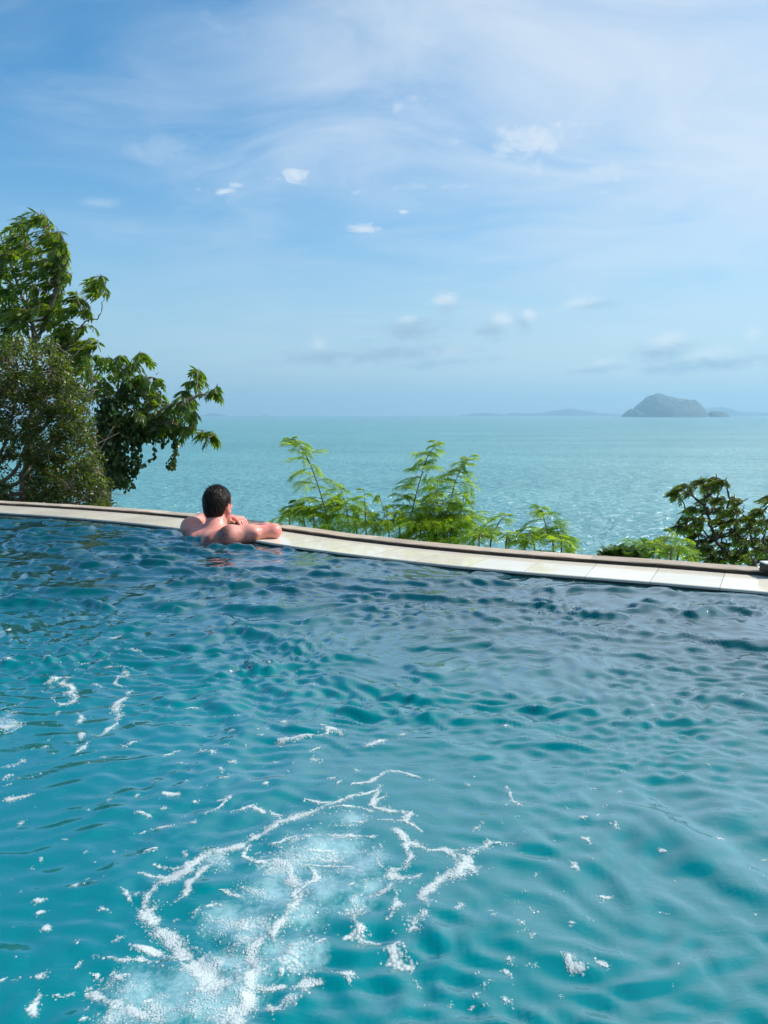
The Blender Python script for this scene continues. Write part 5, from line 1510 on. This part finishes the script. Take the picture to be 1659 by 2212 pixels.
def build_bushes():
    stem = bark_material('green_stem', (0.07, 0.075, 0.03), (0.16, 0.13, 0.07))
    lf = leaf_material('feather_leaf', (0.070, 0.170, 0.006), (0.52, 0.74, 0.015), 0.5, 0.6, 0.5)
    lf2 = leaf_material('feather_leaf_dark', (0.026, 0.056, 0.007), (0.32, 0.42, 0.015), 0.45, 0.7, 0.40)
    S = frond_plant
    S('feathery_bush', 'bright green feathery bush with one tall curved stem just right of the man', [
        (k3((320, 520), (290, 380), (245, 240), (200, 140), (160, 80), (112, 62)), 20, .17), (k3((200, 520), (180, 440), (140, 380)), 9, .15), (k3((430, 520), (410, 400), (375, 300)), 11, .17), (k3((330, 530), (380, 470), (330, 380)), 9, .16), (k3((250, 520), (230, 450), (215, 370)), 8, .16), (k3((120, 510), (110, 470), (100, 430)), 6, .13)], 0.42, 11, (stem, lf), full=1.35)
    S('feathery_bush', 'low feathery bush between the two tall feathery bushes', [
        (k3((520, 560), (515, 430), (508, 325)), 8, .13), (k3((640, 570), (615, 450), (586, 350)), 6, .12), (k3((470, 545), (450, 480), (470, 420)), 6, .14), (k3((560, 560), (570, 510), (560, 460)), 7, .14)], 0.36, 12, (stem, lf))
    S('feathery_bush', 'tallest full feathery bush with two dark upright stems behind the curb', [
        (k3((730, 580), (770, 400), (810, 250), (845, 150), (905, 70)), 20, .16), (k3((880, 600), (950, 420), (1000, 250), (1072, 145)), 22, .18), (k3((800, 590), (790, 480), (720, 350)), 10, .18), (k3((860, 600), (900, 480), (880, 300)), 15, .20), (k3((960, 600), (1000, 480), (1040, 340)), 13, .20), (k3((920, 610), (990, 540), (1030, 460)), 12, .19), (k3((700, 575), (680, 500), (660, 420)), 8, .16), (k3((840, 600), (850, 520), (930, 420)), 11, .19)], 0.42, 13, (stem, lf), full=1.45)
    S('feathery_bush', 'sparse thin feathery sprig with a bare leaning twig', [
        (k3((1170, 612), (1200, 530), (1230, 480), (1270, 462)), 7, .11), (k3((1080, 605), (1120, 540), (1165, 495)), 7, .14), (k3((1250, 630), (1270, 600), (1240, 560)), 4, .12), (k3((1110, 610), (1130, 580), (1150, 560)), 5, .12)], 0.36, 14, (stem, lf), dens=.8)
    S('feathery_bush', 'small wide feathery bush left of the round leaved plant', [
        (k3((1500, 660), (1470, 560), (1440, 450), (1420, 435)), 12, .15), (k3((1400, 645), (1390, 580), (1360, 540)), 8, .15), (k3((1540, 660), (1530, 580), (1510, 500)), 9, .14), (k3((1350, 640), (1340, 620), (1320, 600)), 5, .12), (k3((1580, 665), (1590, 650), (1600, 640)), 4, .10)], 0.40, 15, (stem, lf))
    S('feathery_bush', 'light green feathery bush between the round leaved plant and the dark tree', [
        (k4((680, 960), (735, 800), (790, 700)), 8, .11), (k4((620, 960), (610, 880), (600, 800)), 8, .15), (k4((780, 970), (820, 900), (850, 860)), 8, .14), (k4((840, 975), (880, 930), (880, 900)), 5, .12), (k4((560, 950), (530, 900), (510, 880)), 5, .12)], 0.40, 16, (stem, lf))

    # round leaved low plant
    rng = np.random.default_rng(55)
    ml = leaf_material('thick_round_leaf', (0.022, 0.075, 0.008), (0.14, 0.28, 0.015), 0.75, 0.4, 0.25)
    tw, lv = MB(), MB()
    P, A, N = [], [], []
    for (x, y) in k4((160, 930), (215, 905), (260, 900), (250, 940), (330, 890), (370, 900), (400, 880), (420, 930), (350, 940), (450, 910), (490, 925), (520, 935), (300, 930), (190, 940), (560, 945), (230, 890), (395, 915), (285, 885)):
        Y = float(edge_y(at_depth(x, y, 4.0)[0], CURB)) + 0.22 + rng.uniform(-.06, .10)
        c = at_depth(x, y, Y)
        r = c + np.array([rng.normal() * .03, .04, -.35])
        g = spline([r, (r + c) / 2 + rng.normal(size=3) * .01, c], 8); tw.tube(g, np.linspace(.005, .0025, len(g)), 5)
        k = 8
        a = np.arange(k) * 2.4
        d = np.stack([np.cos(a), np.sin(a), np.full(k, .75)], -1) + rng.normal(size=(k, 3)) * .15
        P.append(c + d * .004 - np.array([0, 0, 1]) * (np.arange(k) * .004)[:, None]); A.append(d); N.append(np.stack([-np.cos(a) * .8, -np.sin(a) * .8, np.full(k, .8)], -1))
    P, A, N = map(np.vstack, (P, A, N))
    s = rng.uniform(.034, .055, len(P))
    lv.instances(ROUND_V, LEAF_Q, LEAF_T, P, A, N, s, s * .85)
    root = empty('low_plant', tuple(float(v) for v in P[0] - np.array([0, 0, .35]))); bpy.context.view_layer.update()
    under(tw.build('stems', stem), root); under(lv.build('leaves', ml), root)
    tag(root, 'low plant with thick round dark leaves peeking over the curb', 'plant')

    # dark windblown tree at the right
    cl = [(x, y, r) for (x, y), r in zip(k4((870, 290), (790, 340), (950, 310), (1080, 230), (1160, 205), (1260, 240), (1130, 300), (1000, 250), (1090, 400), (1230, 410), (1325, 390), (1450, 430), (990, 480), (1080, 500), (1040, 580), (950, 560), (1190, 510), (1280, 520), (1350, 490), (1560, 500), (1620, 520), (900, 655), (970, 660), (1000, 705), (1050, 770), (1060, 610), (1160, 600), (1250, 600), (1350, 580), (1450, 560), (1540, 580), (1640, 600), (1200, 690), (1300, 700), (1400, 680), (1500, 660), (1600, 680), (1150, 750), (1250, 790), (1350, 770), (1450, 760), (1550, 770), (1640, 780), (960, 830), (1050, 870), (1150, 860), (1250, 870), (1350, 880), (1450, 870), (1560, 860), (1640, 870), (950, 930), (1100, 950), (1200, 960), (1300, 970), (1400, 960), (1500, 980), (1600, 960), (1655, 380), (1700, 420), (1720, 600), (1720, 750), (1720, 900), (840, 330), (1190, 270), (830, 640)), [14] * 80)]
    k = lambda *p: [(x, y, 0) for x, y in k4(*p)]
    limbs = [(k((1500, 1000), (1480, 900), (1370, 700), (1310, 500), (1300, 380), (1290, 280)), .016, .004, 0), (k((1330, 950), (1200, 800), (1110, 570), (1090, 430), (1075, 270)), .013, .004, -.1), (k((1200, 800), (1100, 770), (1010, 730), (890, 690)), .008, .003, -.1), (k((1130, 560), (1080, 480), (1000, 420), (910, 350), (860, 300)), .007, .003, -.1), (k((1560, 1000), (1520, 800), (1450, 600), (1440, 480)), .012, .004, .1), (k((1640, 1000), (1630, 800), (1570, 560)), .012, .004, .1), (k((1150, 570), (1200, 420), (1200, 290)), .006, .003, 0), (k((1250, 980), (1120, 920), (970, 900)), .009, .004, -.1), (k((1700, 900), (1720, 600), (1670, 400)), .012, .004, .2), (k((1060, 770), (900, 670), (800, 650)), .004, .002, -.1)]
    Yr = 5.3
    base = [np.array([2.55, Yr + .1, -1.3]), at_depth(1625, 1240, Yr), at_depth(1616, 1215, Yr)]
    cluster_tree('dark_tree', 'small dark windblown tree with feathery clumps at the right edge', 'tree', cl, limbs, (base, .035, .02), Yr, 0.25, (bark_material('dark_bark', (0.035, 0.028, 0.02), (0.09, 0.07, 0.05)), lf2), dict(pairs=8, l=0.034, w=0.013, droop=0.5, t=(SMALL_V, None, SMALL_T)), np.array([-0.8, 0.1, -0.05]), 505, per=12, back=1)


def build_ground():
    m, T, out = material('hillside_soil')
    pos = obj_coord(T)
    n = T.noise(pos, 0.8, 6)
    principled(T, out, Base_Color=T.mix(n, (0.05, 0.06, 0.02), (0.16, 0.12, 0.08)), Roughness=0.95)
    d = np.concatenate([np.linspace(0.40, 12, 60), np.linspace(12.5, 44, 50)])
    ii = np.arange(0, len(EP), 4)
    V = np.zeros((len(ii), len(d), 3))
    # fan outwards so neighbouring rays never cross
    c = np.array([0.0, -8.0])
    for a, i in enumerate(ii):
        u = EP[i] - c; u /= np.linalg.norm(u)
        V[a, :, :2] = EP[i] + EN[i] * 0.40 + u * (d - 0.40)[:, None]
        V[a, :, 2] = -0.55 - (d - 0.4) * 0.58
    V[..., 2] += 0.22 * fbm(V[..., 0] * .9, V[..., 1] * .9, 4, 2) * np.clip((d - .4), 0, 1)[None]
    n_, k_ = V.shape[:2]
    i = np.arange(n_ - 1)[:, None] * k_; j = np.arange(k_ - 1)[None]
    Q = np.stack([i + j, i + j + 1, i + k_ + j + 1, i + k_ + j], -1).reshape(-1, 4)
    tag(mesh_obj('hillside', V.reshape(-1, 3), Q, m), kind='structure')


def build_haze():
    m, T, out = material('haze')
    v = T.node('ShaderNodeVolumePrincipled')
    v.inputs['Color'].default_value = (0.42, 0.76, 1.0, 1)
    v.inputs['Density'].default_value = 1.2e-4
    v.inputs['Anisotropy'].default_value = 0.2
    T.l.new(v.outputs[0], out.inputs['Volume'])
    b = MB(); b.box((-17000, -17000, SEA_Z - 1), (17000, 17000, 400))
    o = b.build('haze', m, smooth=False)
    tag(o, kind='stuff')


build_sea()
build_islands()
build_ground()
build_pool()
build_water()
build_person()
build_trees()
build_bushes()
build_foam()
build_haze()
